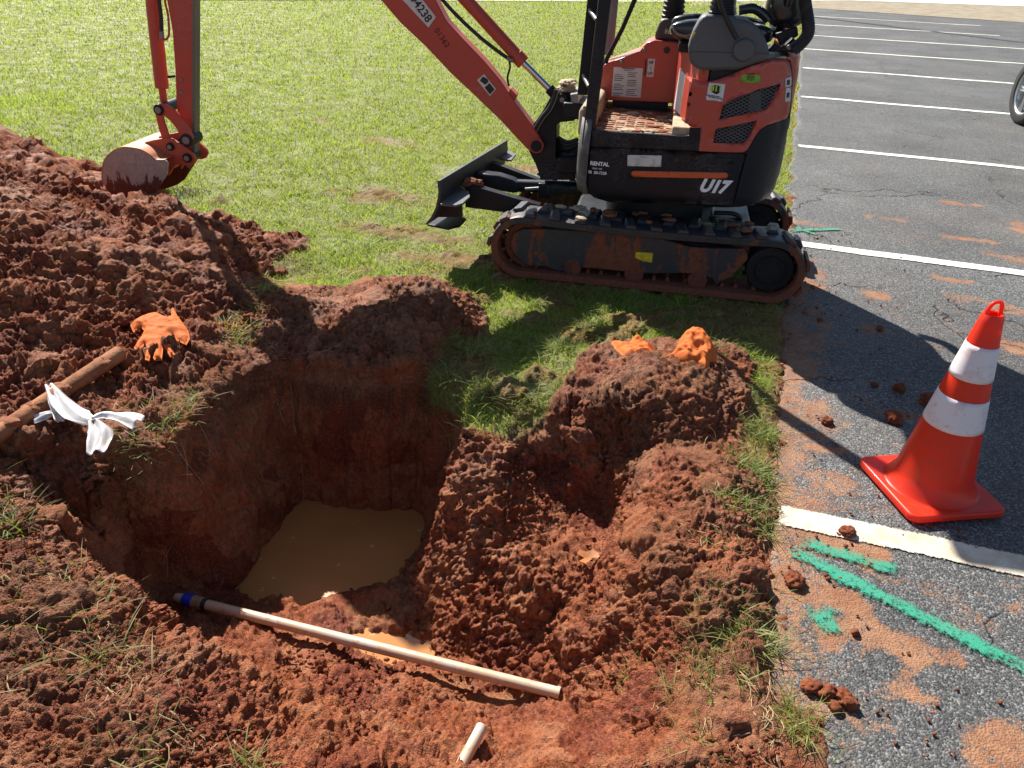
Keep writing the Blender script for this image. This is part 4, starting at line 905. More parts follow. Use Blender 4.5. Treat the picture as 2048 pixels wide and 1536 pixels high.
def grille(px):
    P = [pxz(a, b) for a, b in px]; bm = bmesh.new(); xs = [p[0] for p in P]; zs = [p[1] for p in P]; c = ((min(xs) + max(xs)) / 2, (min(zs) + max(zs)) / 2)
    for ang in (28, -28):
        d_ = np.array([math.cos(R(ang)), math.sin(R(ang))]); nn_ = np.array([-d_[1], d_[0]])
        for k in range(-18, 19):
            t = np.arange(-.3, .3, .004); q = np.array(c) + nn_ * k * .0135 + d_ * t[:, None]; ins = in_poly(q[:, 0], q[:, 1], P); i = 0
            while i < len(t):
                if ins[i]:
                    j = i
                    while j + 1 < len(t) and ins[j + 1]: j += 1
                    if j > i + 1:
                        pts = [(q[m_, 0], yf(q[m_, 0]) - .008, q[m_, 1]) for m_ in range(i, j + 1, 2)]
                        if len(pts) > 1: add_tube(bm, pts, .0020, 4, False)
                    i = j + 1
                else: i += 1
    bm_obj('grille', bm, MGRL, ECV)
grille(V1); grille(V2)
pl = [pxz(*qz(*p)) for p in ((925, 560), (1250, 470), (1245, 790), (915, 830))]; cxy = (sum(p[0] for p in pl) / 4); bm = bmesh.new(); bm.faces.new([bm.verts.new((p[0], -.072, p[1])) for p in pl]); bm_obj('radiator_patch', bm, MGREY, ECV)
# seam strip at the rear and the step block
panel('rear_seam', [qz(*p) for p in ((1690, -10), (1715, 20), (1740, 180), (1740, 350), (1725, 640), (1712, 860), (1690, 1090), (1660, 1100), (1690, 860), (1706, 640), (1722, 350), (1712, 150), (1682, 30))], MBLK, th=.01, off=.002)
stp = [qb(*p) for p in ((285, 885), (500, 905), (905, 930), (950, 925), (952, 872), (1026, 880), (1020, 1033), (400, 1008), (278, 1002))]
panel('step_block', stp, MDK, th=.03, off=.002)
# floor, far side cover, pedestal
FZ = .80
MFL = NT('muddy_floor'); _mk = MFL.ramp(MFL.noise(16, 6, .7), [(.42, 0.), (.5, 1.)])
MFL.set(Base_Color=MFL.mix(_mk, MFL.ramp(MFL.noise(9, 4), [(.4, (.34, .25, .16)), (.6, (.50, .40, .27))]), MFL.ramp(MFL.noise(30, 4), [(.3, (.16, .05, .025)), (.7, (.30, .12, .06))])), Roughness=.9, Normal=MFL.bump(MFL.noise(40, 5, .7), .8, .01))
MFL = MFL.m
bm = bmesh.new(); add_box(bm, (-.12, -.93, .755), (.40, -.045, FZ))
for k in range(9):
    for j in range(14):
        if rng.random() < .8: add_box(bm, (.36 - k * .05, -.80 + j * .053, FZ), (.36 - k * .05 - .036, -.80 + j * .053 + .022, FZ + .004))
bm_obj('floor_plate', bm, MFL, EX)
prism('floor_baseboard', L2([q1(*p) for p in ((480, 1035), (1060, 1055), (1040, 1170), (780, 1130), (500, 1085))], -.715), -.74, -.715, MDK, EX)
fp = L2([q1(*p) for p in ((330, 1010), (345, 820), (365, 760), (400, 660), (455, 640), (620, 580), (762, 525), (800, 480), (835, 438), (920, 412), (1140, 432), (1190, 440), (1180, 1062), (780, 1042), (470, 1030))], -.72)
SC = prism('side_cover', fp, -.96, -.72, MRED, EX, .006)
decal('instruction_label', [q1(*p) for p in ((500, 685), (797, 700), (775, 1000), (475, 982))], -.719, MWH, SC)
for k in range(13):
    for a, b in ((510, 625), (642, 765)):
        x0 = a - k * 1.5; y0 = 742 + k * 19; L_ = random.uniform(.6, 1) * (b - a) - k * .4
        decal('printed_line', [q1(x0, y0), q1(x0 + L_, y0 + 3), q1(x0 + L_, y0 + 9), q1(x0, y0 + 6)], -.7170, MINK, SC, .0006) if (k + a) % 5 else None
text('label_heading', 'MAINTENANCE', q1(648, 702), -.7172, .0095, MINK, SC, bold=.0002, rot=-2)
text('label_heading', 'lllll llll lllll lll', q1(640, 722), -.7172, .008, MINK, SC, rot=-2)
decal('lever_label', [q1(*p) for p in ((853, 600), (924, 604), (905, 790), (836, 785))], -.719, MWH, SC)
for s_, (a, b), z_ in (('HI', (882, 640), .022), ('I', (876, 700), .018), ('LO', (870, 750), .02)): text('lever_marks', s_, q1(a, b), -.7172, z_, MINK, SC, bold=.0006)
decal('lever_slot', [q1(*p) for p in ((822, 608), (835, 608), (828, 745), (815, 780), (805, 775), (815, 740))], -.719, MINK, SC)
for p in ((812, 508), (578, 635)):
    c = ML(-.72, *q1(*p)); rod('bolt', c, c + (0, .008, 0), .010, MSTL, SC, 12)
c = ML(-.72, *q1(1042, 515)); bm = bmesh.new(); add_tube(bm, [c, c + (0, .012, 0)], .016, 20); bm_obj('key_lock', bm, MHOSE, SC, bevel=.002)
PEDP = [(-.005, -.74), (-.015, -.50), (-.105, -.085), (-.150, -.050), (-.165, -.10), (-.165, -.94), (-.005, -.94)]
bm = bmesh.new(); add_prism(bm, PEDP, FZ, 1.155, 'xy'); PED = bm_obj('seat_pedestal', bm, MRED, EX, smooth=30, bevel=.008)
# manual holder on the pedestal front (slanted face)
def ped(u, z, o=.002):
    a, b = np.array((-.015, -.50)), np.array((-.105, -.085)); p = a + (b - a) * u; n_ = np.array((b[1] - a[1], a[0] - b[0])); n_ = n_ / np.linalg.norm(n_); n_ *= np.sign(n_[0]); return (p[0] + n_[0] * o, p[1] + n_[1] * o, z)
def pplate(name, pts, mat, o=.003): 
    bm = bmesh.new(); A = [bm.verts.new(ped(u, z, o)) for u, z in pts]; B = [bm.verts.new(ped(u, z, 0)) for u, z in pts]; bm.faces.new(A); bm.faces.new(B[::-1]); n = len(A)
    for i in range(n): bm.faces.new((A[i], A[(i + 1) % n], B[(i + 1) % n], B[i]))
    return bm_obj(name, bm, mat, PED)
pplate('pedestal_label', [(.05, .86), (.42, .86), (.45, 1.05), (.10, 1.06)], MWH)
pplate('access_door', [(.55, .86), (.80, .86), (.80, 1.04), (.55, 1.05)], MRED, .012)
box('pedestal_skirt', (-.13, -.60, FZ), (-.02, -.06, FZ + .05), MTAN, EX, .01)
# ---- seat
def blob(name, c, r, mat, parent, p=2.6, n=24, sq=None):
    """rounded cushion: superellipsoid"""
    bm = bmesh.new(); bmesh.ops.create_uvsphere(bm, u_segments=n * 2, v_segments=n, radius=1)
    for v in bm.verts:
        q = [math.copysign(abs(a) ** (2 / p), a) for a in v.co]; v.co = Vector((q[0] * r[0], q[1] * r[1], q[2] * r[2])) + Vector(c)
    return bm_obj(name, bm, mat, parent, smooth=60)
SEAT = blob('seat_cushion', (-.20, -.50, 1.235), (.255, .225, .055), MSEAT, EX)
blob('seat_bolster', (-.19, -.30, 1.255), (.24, .045, .05), MSEAT, SEAT); blob('seat_bolster', (-.19, -.70, 1.255), (.24, .045, .05), MSEAT, SEAT)
blob('seat_back', (-.47, -.50, 1.62), (.06, .24, .40), MSEAT, EX); box('shadow_plate', (-.585, -.90, 1.42), (-.565, -.12, 2.20), MBLK, EX, .004)  # plate added out of view and seat back heightened to fill the machine's shadow
box('seat_base', (-.40, -.68, 1.15), (.0, -.32, 1.20), MBLK, EX, .01)
tube('seat_lever', curve_pts([ML(-.26, *q2(160, 350)), ML(-.26, *q2(210, 420)), ML(-.26, *q2(320, 455)), ML(-.26, *q2(400, 440))]), .006, MSTL, EX)
# ---- consoles with bellows
def console(pts, yA, yB, mat, name='lever_console'): return prism(name, pts, yA, yB, mat, EX, .016)
CO = [q2(*p) for p in ((600, 190), (545, 215), (500, 270), (430, 400), (385, 520), (362, 620), (365, 720), (385, 800), (430, 860), (480, 890), (560, 908), (800, 905), (1000, 900), (1200, 830), (1330, 785), (1375, 745), (1400, 680), (1385, 590), (1350, 490), (1290, 390), (1210, 310), (1120, 262), (1000, 248), (960, 215), (900, 200), (740, 192))]
YC = -.03
CN = console(L2(CO, YC), YC - .17, YC, MGREY)
cc_ = ML(YC, *q2(1070, 640)); bm = bmesh.new(); add_tube(bm, [cc_ - (0, .01, 0), cc_ + (0, .022, 0)], [.050, .046], 40); bm_obj('pivot_cover', bm, MGREY, CN, smooth=40, bevel=.006)
prism('console_seam', L2([q2(365, 655), q2(1400, 682), q2(1400, 688), q2(365, 661)], YC + .001), YC - .01, YC + .0015, MINK, CN, 0)
decal('yellow_sticker', [q2(*p) for p in ((425, 415), (455, 415), (420, 480), (408, 470))], YC + .0005, MYEL, CN)
def bellows(cx_, cy_, z0_, z1_, r0, r1, n=7, parent=EX):
    bm = bmesh.new(); pts = []; rs = []
    for k in range(2 * n + 1): pts.append((cx_, cy_, z0_ + (z1_ - z0_) * k / (2 * n))); rs.append((r0 + (r1 - r0) * k / (2 * n)) * (1.0 if k % 2 else .84))
    add_tube(bm, pts, rs, 32); b_ = bm_obj('rubber_bellows', bm, MHOSE, parent, smooth=20, bevel=.002)
    tube('joystick', [(cx_, cy_, z1_), (cx_ + .01, cy_, z1_ + .10), (cx_ + .03, cy_, z1_ + .17)], [.012, .014, .02], MHOSE, b_); return b_
bn = ML(YC - .085, *q2(780, 200)); bellows(bn[0], bn[1], bn[2] - .015, bn[2] + .12, .064, .048, 7)
tube('lockout_lever', curve_pts([ML(.02, *p) for p in (q2(765, -260), q2(765, -60), q2(790, 90), q2(880, 300), q2(985, 500))]), .011, MHOSE, EX)
tube('console_bracket', [ML(-.1, *q2(965, -40)), ML(-.1, *q2(945, 90)), ML(-.1, *q2(960, 190))], .008, MSTL, EX)
for k, x_ in enumerate((575, 625, 680, 725)): tube('control_hose', curve_pts([ML(-.07, *q2(x_, 860)), ML(-.07, *q2(x_ - 5, 960)), ML(-.08, *q2(x_ + 10, 1060))]), .0065, MHOSE if k % 2 else MBRG, EX)
FC = [q1(*p) for p in ((985, 195), (960, 250), (925, 340), (915, 412), (1140, 432), (1300, 440), (1330, 330), (1280, 210), (1180, 190), (1080, 185))]
FCN = console(L2(FC, -.76), -.93, -.76, MBRG); text('chalk_numbers', '8641', q1(1085, 330), -.757, .034, MWT, FCN, bold=-.0004, rot=-5)
bf = ML(-.84, *q1(1100, 190)); bellows(bf[0], bf[1], bf[2] - .02, bf[2] + .14, .068, .055, 7)
# ---- canopy posts, rungs, handrail, roof
def post(name, pA, pB, w_, d_, mat, parent=EX):
    a, b = np.array(pA), np.array(pB); bm = bmesh.new(); vs = []
    for p in (a, b): vs += [bm.verts.new(p + np.array((sx * w_ / 2, sy * d_ / 2, 0))) for sx, sy in ((-1, -1), (1, -1), (1, 1), (-1, 1))]
    for f in ((0, 1, 2, 3), (7, 6, 5, 4), (0, 4, 5, 1), (1, 5, 6, 2), (2, 6, 7, 3), (3, 7, 4, 0)): bm.faces.new([vs[k] for k in f])
    return bm_obj(name, bm, mat, parent, bevel=.006, segs=3)
def ext(a, b, z): a, b = np.array(a), np.array(b); return a + (b - a) * (z - a[2]) / (b[2] - a[2])
pa, pb = ML(-.07, *q1(232, 1480)), ML(-.07, *q1(410, 0)); ROOF = 2.24
CA = post('canopy_post', pa, ext(pa, pb, ROOF), .056, .05, MBLK)
sa, sb = ML(-.17, *q1(180, 970)), ML(-.17, *q1(285, 0)); CB = post('canopy_post', sa, ext(sa, sb, ROOF), .05, .035, MBLK)
for (a, b), (c_, d_) in (((185, 765), (245, 890)), ((250, 100), (325, 205)), ((300, -500), (380, -420)), ((340, -1000), (420, -930))):
    rod('rung', ML(-.16, *q1(a, b)), ML(-.075, *q1(c_, d_)), .010, MSTL, CA)
fa, fb = ML(-.90, *q1(440, 560)), ML(-.90, *q1(492, 0)); MGP = plain('sunlit_post', (.20, .20, .20), .5, 0, .15)  # sunlit tone of the far post put into its grey base colour
tube('canopy_post', [fa, ext(fa, fb, ROOF)], .030, MGP, EX, 20)
hp = [ML(-.745, *q1(*p)) for p in ((380, 1090), (398, 760), (408, 690), (425, 610), (460, 540), (590, 290), (700, 30))]; hp.append(hp[-1] + (hp[-1] - hp[-2]) * 1.2)
tube('handrail', hp, .0125, MBLK, EX, 14)
# rear hoop
rh = [ML(-.12, *q2(*p)) for p in ((1700, 640), (1800, 560), (1885, 450), (1900, 340), (1885, 220), (1850, 0), (1830, -200))]
rp = curve_pts(rh, 5); rp.append(ext(rp[-3], rp[-1], ROOF)); tube('rear_canopy_hoop', rp, .028, MBLK, EX, 16); tube('rear_canopy_hoop', [p + np.array((0, -.72, 0)) for p in rp], .028, MBLK, EX, 16)
prism('hoop_bracket', L2([q2(*p) for p in ((1380, 640), (1480, 560), (1560, 620), (1700, 480), (1790, 560), (1800, 690), (1540, 665), (1400, 665))], -.14), -.2, -.14, MBLK, EX, .006)
c = ML(-.137, *q2(1652, 603)); rod('bracket_bolt', c, c + (0, .012, 0), .011, MSTL, EX)
prism('belt_anchor', L2([q2(*p) for p in ((1480, 430), (1760, 340), (1775, 460), (1540, 590))], -.22), -.26, -.22, MBLK, EX, .006)
blob('counter_pad', tuple(ML(-.34, *q2(1640, 60))), (.10, .05, .10), MSEAT, EX)
tube('rear_cowl', curve_pts([ML(-.25, *q2(*p)) for p in ((1010, 130), (1200, 110), (1330, 190), (1390, 260))]), .022, MSEAT, EX)
bm = bmesh.new(); add_box(bm, (-.62, -.97, ROOF), (.48, -.02, ROOF + .05)); bm_obj('canopy_roof', bm, MDK, EX, bevel=.02, segs=3)
# ---- lettering and labels on the skirt
def dk(name, px, mat, parent=SK, off=.0012, th=.001): return panel(name, px, mat, parent, th=.0008, off=off + th, step=.012)
def roundrect(x0, y0, x1, y1, n=6):
    r = (y1 - y0) / 2; yc = (y0 + y1) / 2; return [(x1 - r + r * math.cos(a), yc + r * math.sin(a)) for a in np.linspace(-math.pi / 2, math.pi / 2, n)] + [(x0 + r - r * math.cos(a), yc - r * math.sin(a)) for a in np.linspace(-math.pi / 2, math.pi / 2, n)]
dk('orange_stripe', [qb(a, b + (a - 555) * .018) for a, b in roundrect(555, 1166, 1215, 1206)], MORG)
dk('stripe_recess', [qb(a, b + (a - 555) * .018) for a, b in roundrect(530, 1155, 1235, 1220)], MBLK, off=.0002, th=.0006)
ds = dk('serial_label', [qb(*p) for p in ((530, 1058), (762, 1062), (757, 1139), (527, 1133))], MWH)
text('serial_print', 'lllll lllll lll', qb(640, 1072), -.028, .010, MINK, ds, yfun=yf); 
for k in range(4): text('serial_print', 'lllll llll lll ll', qb(600, 1086 + k * 12), -.028, .006, MINK, ds, yfun=yf); text('serial_print', 'llll lll', qb(710, 1086 + k * 12), -.028, .006, MINK, ds, yfun=yf)
text('model_number', 'U17', qb(1112, 1276), -.028, .084, MWT, SK, shear=.35, bold=.0045, rot=-1, yfun=yf, xs=.92, th=.001)
text('rental_lettering', 'RENTAL', qb(338, 1120), -.028, .026, MWT, SK, bold=.0010, yfun=yf)
text('rental_lettering', 'llllllllll l lllllll', qb(322, 1152), -.028, .011, MWT, SK, yfun=yf); text('rental_lettering', '58  50-7228', qb(322, 1180), -.028, .019, MWT, SK, bold=.0004, yfun=yf)
dk('handle_recess', [qb(a, b) for a, b in roundrect(1065, 1080, 1262, 1118)], MBLK)
P = pxz(*qb(865, 1090)); rod('skirt_lock', (P[0], -.035, P[1]), (P[0], -.026, P[1]), .013, MHOSE, SK)
# labels on the red cover
d8 = dk('utility_sticker', [qz(*p) for p in ((447, 350), (698, 372), (652, 640), (395, 612))], plain('sticker_white', (.66, .68, .74), .4, 0, .05), ECV, off=.0045)
dk('sticker_shield', [qz(*p) for p in ((498, 395), (548, 382), (600, 392), (620, 440), (612, 500), (560, 530), (500, 500), (478, 480), (492, 440))], MINK, d8, off=.0060)
text('sticker_number', '811', qz(556, 440), -.024, .036, MLY, d8, bold=.0010, yfun=lambda x: yf(x) + .0062, th=.0004)
for s_, p in (('Know what\'s below.', (512, 550)), ('Call before you dig.', (545, 580))): text('sticker_text', s_, qz(*p), -.024, .0085, MINK, d8, bold=.0003, rot=-6, yfun=lambda x: yf(x) + .0052, th=.0003)
dw = dk('warning_sticker', [qz(*p) for p in ((945, 203), (1235, 205), (1232, 348), (935, 340))], MLG, ECV, off=.0045)
dk('warning_band', [qz(*p) for p in ((945, 203), (1235, 205), (1235, 235), (943, 232))], MORG, dw, off=.0057); text('warning_heading', 'WARNING', qz(1095, 219), -.024, .0075, MINK, dw, bold=.0003, yfun=lambda x: yf(x) + .0058, th=.0003)
for k in range(4): text('warning_text', ('lllllllll lllll llllll', 'llll lllllll llll lllll', 'llllll lll lllll llll', 'llll lllll')[k], qz(1088, 256 + 22 * k), -.024, .0068, MINK, dw, yfun=lambda x: yf(x) + .0047, th=.0003)
for pts in (((1625, 285), (1720, 255), (1712, 405), (1620, 425)), ((1630, 440), (1712, 425), (1700, 640), (1618, 650))):
    s_ = dk('rear_label', [qz(*p) for p in pts], MWH, ECV, off=.0055); cx_ = sum(p[0] for p in pts) / 4; cy_ = sum(p[1] for p in pts) / 4
    dk('label_picture', [qz(cx_ + a, cy_ + b) for a, b in ((-20, -30), (25, -38), (20, 40), (-25, 48))], MINK, s_, off=.0064)
# ---- swing bracket, hoses, front corner
YB = -.40
BR = prism('swing_bracket', L2([q4(*p) for p in ((402, 270), (440, 250), (470, 262), (560, 245), (600, 262), (600, 330), (640, 470), (652, 560), (500, 575), (450, 600), (455, 680), (450, 960), (470, 985), (640, 1000), (665, 1100), (660, 1210), (275, 1210), (262, 1140), (225, 1040), (185, 960), (150, 885), (175, 760), (235, 690), (188, 620), (215, 575), (310, 440))], YB), YB - .13, YB, MBLK, EX, .006)
for p, r_ in (((525, 320), .030), ((245, 830), .026)):
    c = ML(YB, *q4(*p)); rod('pivot_pin', c - (0, .15, 0), c + (0, .022, 0), r_, MBLK, BR, 24); rod('pin_end', c + (0, .022, 0), c + (0, .028, 0), r_ * .45, MSTL, BR, 16)
for k in range(7):
    a = ML(YB - .04 - .012 * k, *q4(470, 740 + 35 * k)); b = ML(YB - .02, *q4(690, 760 + 30 * k)); m_ = (a + b) / 2 + np.array((0, .01 * (k % 3), -.02)); tube('hydraulic_hose', curve_pts([a, m_, b], 5), .011, MHOSE, EX, 8)
hz = [ML(YB + .01, *q4(*p)) for p in ((455, 215), (420, 330), (370, 430), (290, 530), (215, 660))]; tube('bracket_hose', curve_pts(hz), .012, MHOSE, BR); tube('hose_clip', curve_pts([h + np.array((-.012, .012, -.006)) for h in hz]), .003, MSTL, BR)
box('rear_hinge', (.42, -.58, .52), (.56, -.30, .60), MBLK, EX, .01); box('front_hinge', (.42, -.58, .80), (.55, -.32, .88), MBLK, EX, .01)
prism('front_panel', L2([q4(*p) for p in ((605, 265), (690, 262), (700, 560), (650, 470))], -.33), -.6, -.33, MSTL, EX)
# pale scuffed front corner of the house
MSCUF = paint('scuffed_corner', (.06, .065, .07), .5, (.40, .36, .30), .75, 1.)
bm = bmesh.new(); pts = [(.425 + .006, -.16), (.428, -.10), (.415, -.062), (.395, -.038), (.37, -.026)]; zz = [(.50, .02), (.55, 0), (.70, 0), (.86, .01)]
rings = [[bm.verts.new((x - i * .6, y - i * .4, z)) for x, y in pts] for z, i in zz]
for a, b in zip(rings, rings[1:]):
    for k in range(4): bm.faces.new((a[k], a[k + 1], b[k + 1], b[k]))
o_ = bm_obj('corner_guard', bm, MSCUF, EX, smooth=60); s_ = o_.modifiers.new('s', 'SOLIDIFY'); s_.thickness = .006; s_.offset = 0
box('front_deck', (.36, -.93, .76), (.44, -.10, .90), MTAN, EX, .02)
# mud caked on the machine
def clod(name, c, r, mat, parent=None, seed=0, sub=4, flat=.75, rough_=.35):
    bm = bmesh.new(); bmesh.ops.create_icosphere(bm, subdivisions=sub, radius=1)
    P_ = np.array([v.co[:] for v in bm.verts]); n_ = fbm(P_ + seed * 3.1, 1.0, 3, seed) - .5; f1, _i = worley(P_ + seed * 1.7, .62, seed); f2, _i = worley(P_ + seed * 2.3, .27, seed + 3); rr = .95 + n_ * rough_ * 2.6 + (.55 - f1) * .42 + (.5 - f2) * .26 + (fbm(P_ + seed, .12, 2, 9) - .5) * .16
    P_ = P_ * rr[:, None] * np.array(r if hasattr(r, '__len__') else (r, r, r * flat))
    for v, p in zip(bm.verts, P_): v.co = p + np.array(c)
    return bm_obj(name, bm, mat, parent, smooth=70)
clod('mud_clump', tuple(ML(YB - .05, *q4(590, 140))), (.045, .06, .018), MTAN, BR, 3); clod('mud_clump', tuple(ML(YB - .05, *q4(560, 200))), (.055, .06, .016), MTAN, BR, 4)
clod('mud_clump', tuple(zp(.42, *q3(430, 680))), (.06, .05, .035), MMUD, BLD, 5)
for i, (p, r_) in enumerate((((640, 1330), .05), ((720, 1340), .035), ((900, 1290), .045), ((860, 1340), .04), ((400, 1230), .05), ((440, 1080), .04), ((700, 1160), .04), ((1000, 1340), .03), ((520, 1170), .03))):
    g = zp(FZ + .004, *q1(*p)); clod('floor_mud', tuple(g), (r_, r_ * .7, r_ * .22), MMUD if i % 3 else MTAN, EX, i + 10, 3)
for i in range(16):
    x_ = rng.uniform(-.6, .7); y_ = rng.uniform(-.21, -.02); clod('track_mud', (x_, y_, .372), (rng.uniform(.012, .04), rng.uniform(.012, .03), .010), MTAN if x_ > .35 else MMUD, EX, i + 30, 3)
# ---- boom, arm, bucket in their own swing plane
fp_ = onplane(MF, -.42, 1072, 292); FW = MF[0] + MF[1] * fp_[0] + MF[2] * fp_[1]; BDEG = 174.0; BF = frame((FW[0], FW[1]), BDEG)
_rz = R(BDEG - MDEG); BRT = empty('boom_assembly', (fp_[0], fp_[1], 0), _rz, EX)
def B2(pts, y): return [(lambda q: (q[0], q[2]))(onplane(BF, y, *p)) for p in pts]
BM = prism('boom', (lambda q: q[:12] + [(.72, 1.52), (1.0, 1.78), (1.35, 1.93), (1.83, 2.0), (1.93, 1.95), (1.90, 1.84), (1.75, 1.80), (1.3, 1.68), (1.05, 1.50)] + q[16:])(B2([(1052, 296), (1060, 303), (1075, 304), (1085, 294), (1083, 280), (1062, 248), (1030, 205), (1000, 160), (968, 122), (920, 72), (893, 42), (868, -5), (840, -60), (800, -150), (740, -160), (690, -110), (720, -45), (757, -5), (800, 45), (850, 92), (900, 145), (950, 192), (1000, 240)], .055)), -.055, .055, MREDB, BRT, .006)
c = onplane(BF, .055, 1073, 291); rod('boom_foot_pin', c - (0, .13, 0), c + (0, .02, 0), .030, MBLK, BM, 24); bm = bmesh.new(); add_tube(bm, [c - (0, .001, 0), c + (0, .012, 0)], .040, 28); bm_obj('pin_boss', bm, MREDB, BM, bevel=.003, smooth=40)
prism('boom_bracket', B2([(1012, 192), (1020, 178), (1034, 192), (1028, 204)], .05), -.04, .04, MREDB, BM)
c = onplane(BF, .02, 1024, 200)
def btext(name, s, px, y, size, mat, parent, rot, bold=0, xs=1):
    cu = bpy.data.curves.new(name, 'FONT'); cu.body = s; cu.size = size; cu.offset = bold; cu.extrude = .0006; cu.align_x = 'CENTER'; cu.align_y = 'CENTER'; cu.resolution_u = 3
    tmp = bpy.data.objects.new('tmp', cu); col.objects.link(tmp); dg = bpy.context.evaluated_depsgraph_get(); me = bpy.data.meshes.new_from_object(tmp.evaluated_get(dg)); bpy.data.objects.remove(tmp); bpy.data.curves.remove(cu)
    c = onplane(BF, y, *px); n = len(me.vertices); co = np.empty(n * 3, np.float32); me.vertices.foreach_get('co', co); co = co.reshape(-1, 3); a, b, h = co.T; a = a * xs; cr, sr = math.cos(R(rot)), math.sin(R(rot))
    me.vertices.foreach_set('co', np.stack([c[0] - (a * cr - b * sr), y + h + .001, c[2] + (a * sr + b * cr)], 1).astype(np.float32).ravel())
    o = bpy.data.objects.new(name, me); col.objects.link(o); o.parent = parent; me.materials.clear(); me.materials.append(mat); return o
def bdec(name, px, y, mat, parent): return prism(name, B2(px, y), y - .0004, y + .001, mat, parent, 0)
n1 = bdec('number_label', [(800, -6), (826, -25), (872, 34), (857, 55)], .0562, MWH, BM); btext('fleet_number', '94238', (842, 18), .0575, .058, MINK, n1, -51, .001, .95)
btext('marker_number', '01362', (884, 76), .0562, .042, plain('marker_ink', (.06, .01, .01), .6), BM, -52, -.0002)
p1 = bdec('hazard_label', [(968, 148), (992, 178), (980, 192), (954, 160)], .0562, MWH, BM); bdec('hazard_print', [(979, 166), (989, 179), (980, 189), (969, 175)], .0576, MINK, p1)
bdec('hazard_symbol', [(966, 153), (975, 158), (977, 164), (970, 170), (966, 166), (960, 162), (962, 158)], .0576, MINK, p1)
# boom cylinder above the boom
y_ = .0
cyA, cyB, cyC = (onplane(BF, y_, *p) for p in ((885, -52), (1046, 125), (1103, 182)))
BC = tube('boom_cylinder', [cyA - (cyB - cyA) * .2, cyB], .033, MREDB, BRT, 20, .003); bm = bmesh.new(); d_ = (cyB - cyA) / np.linalg.norm(cyB - cyA); add_tube(bm, [cyB - d_ * .05, cyB + d_ * .004], .037, 24); bm_obj('gland', bm, MREDB, BC, bevel=.004, smooth=40)
tube('rod', [cyB, cyC], .017, MCHR, BC, 16); tube('rod_end', [cyC - d_ * .02, cyC + d_ * .06], .027, MBLK, BC, 16)
tube('cylinder_hose', curve_pts([onplane(BF, .02, *p) for p in ((860, -30), (905, 22), (955, 70), (995, 102), (1018, 118))]), .0095, MHOSE, BC)
tube('hose_guard', curve_pts([onplane(BF, .02, *p) for p in ((1018, 118), (1020, 135), (1015, 155), (1018, 172))]), .006, MHOSE, BC, 6); rod('hose_fitting', onplane(BF, .035, 1014, 116), onplane(BF, .035, 1026, 122), .010, MSTL, BC)
# arm (dipper)
AY = .030
AP = [(333, -150), (333, 0), (344, 60), (350, 140), (352, 205), (357, 240), (372, 275), (375, 300), (370, 322), (384, 328), (388, 310), (388, 200), (388, 0), (388, -150), (372, -230), (340, -220)]
AR = prism('arm', B2(AP, AY), -AY, AY, MREDB, BRT, .006)
MEDGE = paint('worn_arm_edge', (.13, .13, .105), .5, (.2, .15, .1), .5, .8)
prism('arm_wear_edge', B2([(385, -150), (390, -150), (390, 0), (390, 200), (390, 310), (386, 322), (384, 300)], AY), -AY - .001, AY + .002, MEDGE, AR, 0.002)
for p in ((363, 160), (363, 185)):
    c = onplane(BF, AY, *p); rod('grease_boss', c, c + (0, .006, 0), .010, MSTL, AR)
# bucket cylinder left of the arm
k0, k1, k2 = (onplane(BF, .0, *p) for p in ((304, -120), (324, 176), (330, 218)))
KC = tube('bucket_cylinder', [k0, onplane(BF, 0, 306, 10), k1], .037, MREDB, BRT, 22, .003); tube('rod', [k1, k2], .020, MREDB, KC, 16); tube('rod_end', [k2, onplane(BF, 0, 331, 230)], .030, MBLK, KC, 16)
tube('cylinder_hose', curve_pts([onplane(BF, .035, *p) for p in ((313, -60), (318, 0), (322, 35), (323, 68))]), .011, MHOSE, KC); rod('hose_fitting', onplane(BF, .035, 323, 62), onplane(BF, .035, 324, 78), .013, MSTL, KC)
tube('hard_line', curve_pts([onplane(BF, .03, *p) for p in ((324, 78), (333, 78), (338, 66), (336, 30), (330, 0), (328, -60))]), .006, MREDB, KC); rod('line_clamp', onplane(BF, .02, 336, 154), onplane(BF, .02, 350, 152), .007, MBLK, KC)
tube('arm_cylinder', [(.95, 0, 1.90), (1.45, 0, 2.09)], .036, MREDB, BRT, 16); tube('arm_cylinder_rod', [(1.45, 0, 2.09), (1.78, 0, 2.2)], .018, MCHR, BRT, 12); prism('arm_top', [(1.78, 1.80), (2.08, 1.70), (2.0, 2.0), (1.84, 2.26), (1.74, 2.22)], -.033, .033, MREDB, BRT, .004)
# linkage
def blink(pts, y0, y1, nm='bucket_link'): return prism(nm, B2(pts, y1), y0, y1, MREDB, BRT, .003)
OUT = [q5(*p) for p in ((635, 370), (660, 325), (720, 312), (790, 330), (880, 390), (970, 490), (1040, 600), (1075, 690), (1060, 720), (1000, 690), (925, 670), (900, 600), (830, 510), (760, 450), (700, 440), (650, 420))]
blink(OUT, .075, .092); blink(OUT, -.092, -.075)
INN = [q5(*p) for p in ((660, 430), (740, 440), (760, 520), (800, 640), (830, 690), (735, 700), (700, 600))]
blink(INN, .056, .072); blink(INN, -.072, -.056)
for p, r_ in (((693, 385), .030), ((1000, 718), .036), ((818, 790), .022), ((1005, 915), .026)):
    c = onplane(BF, .10, *q5(*p)); pn = rod('link_pin', c - (0, .20 if p[0] < 900 else .13, 0), c, r_, MBLK, BRT, 24); rod('pin_end', c, c + (0, .006, 0), r_ * .6, MSTL, pn, 20)
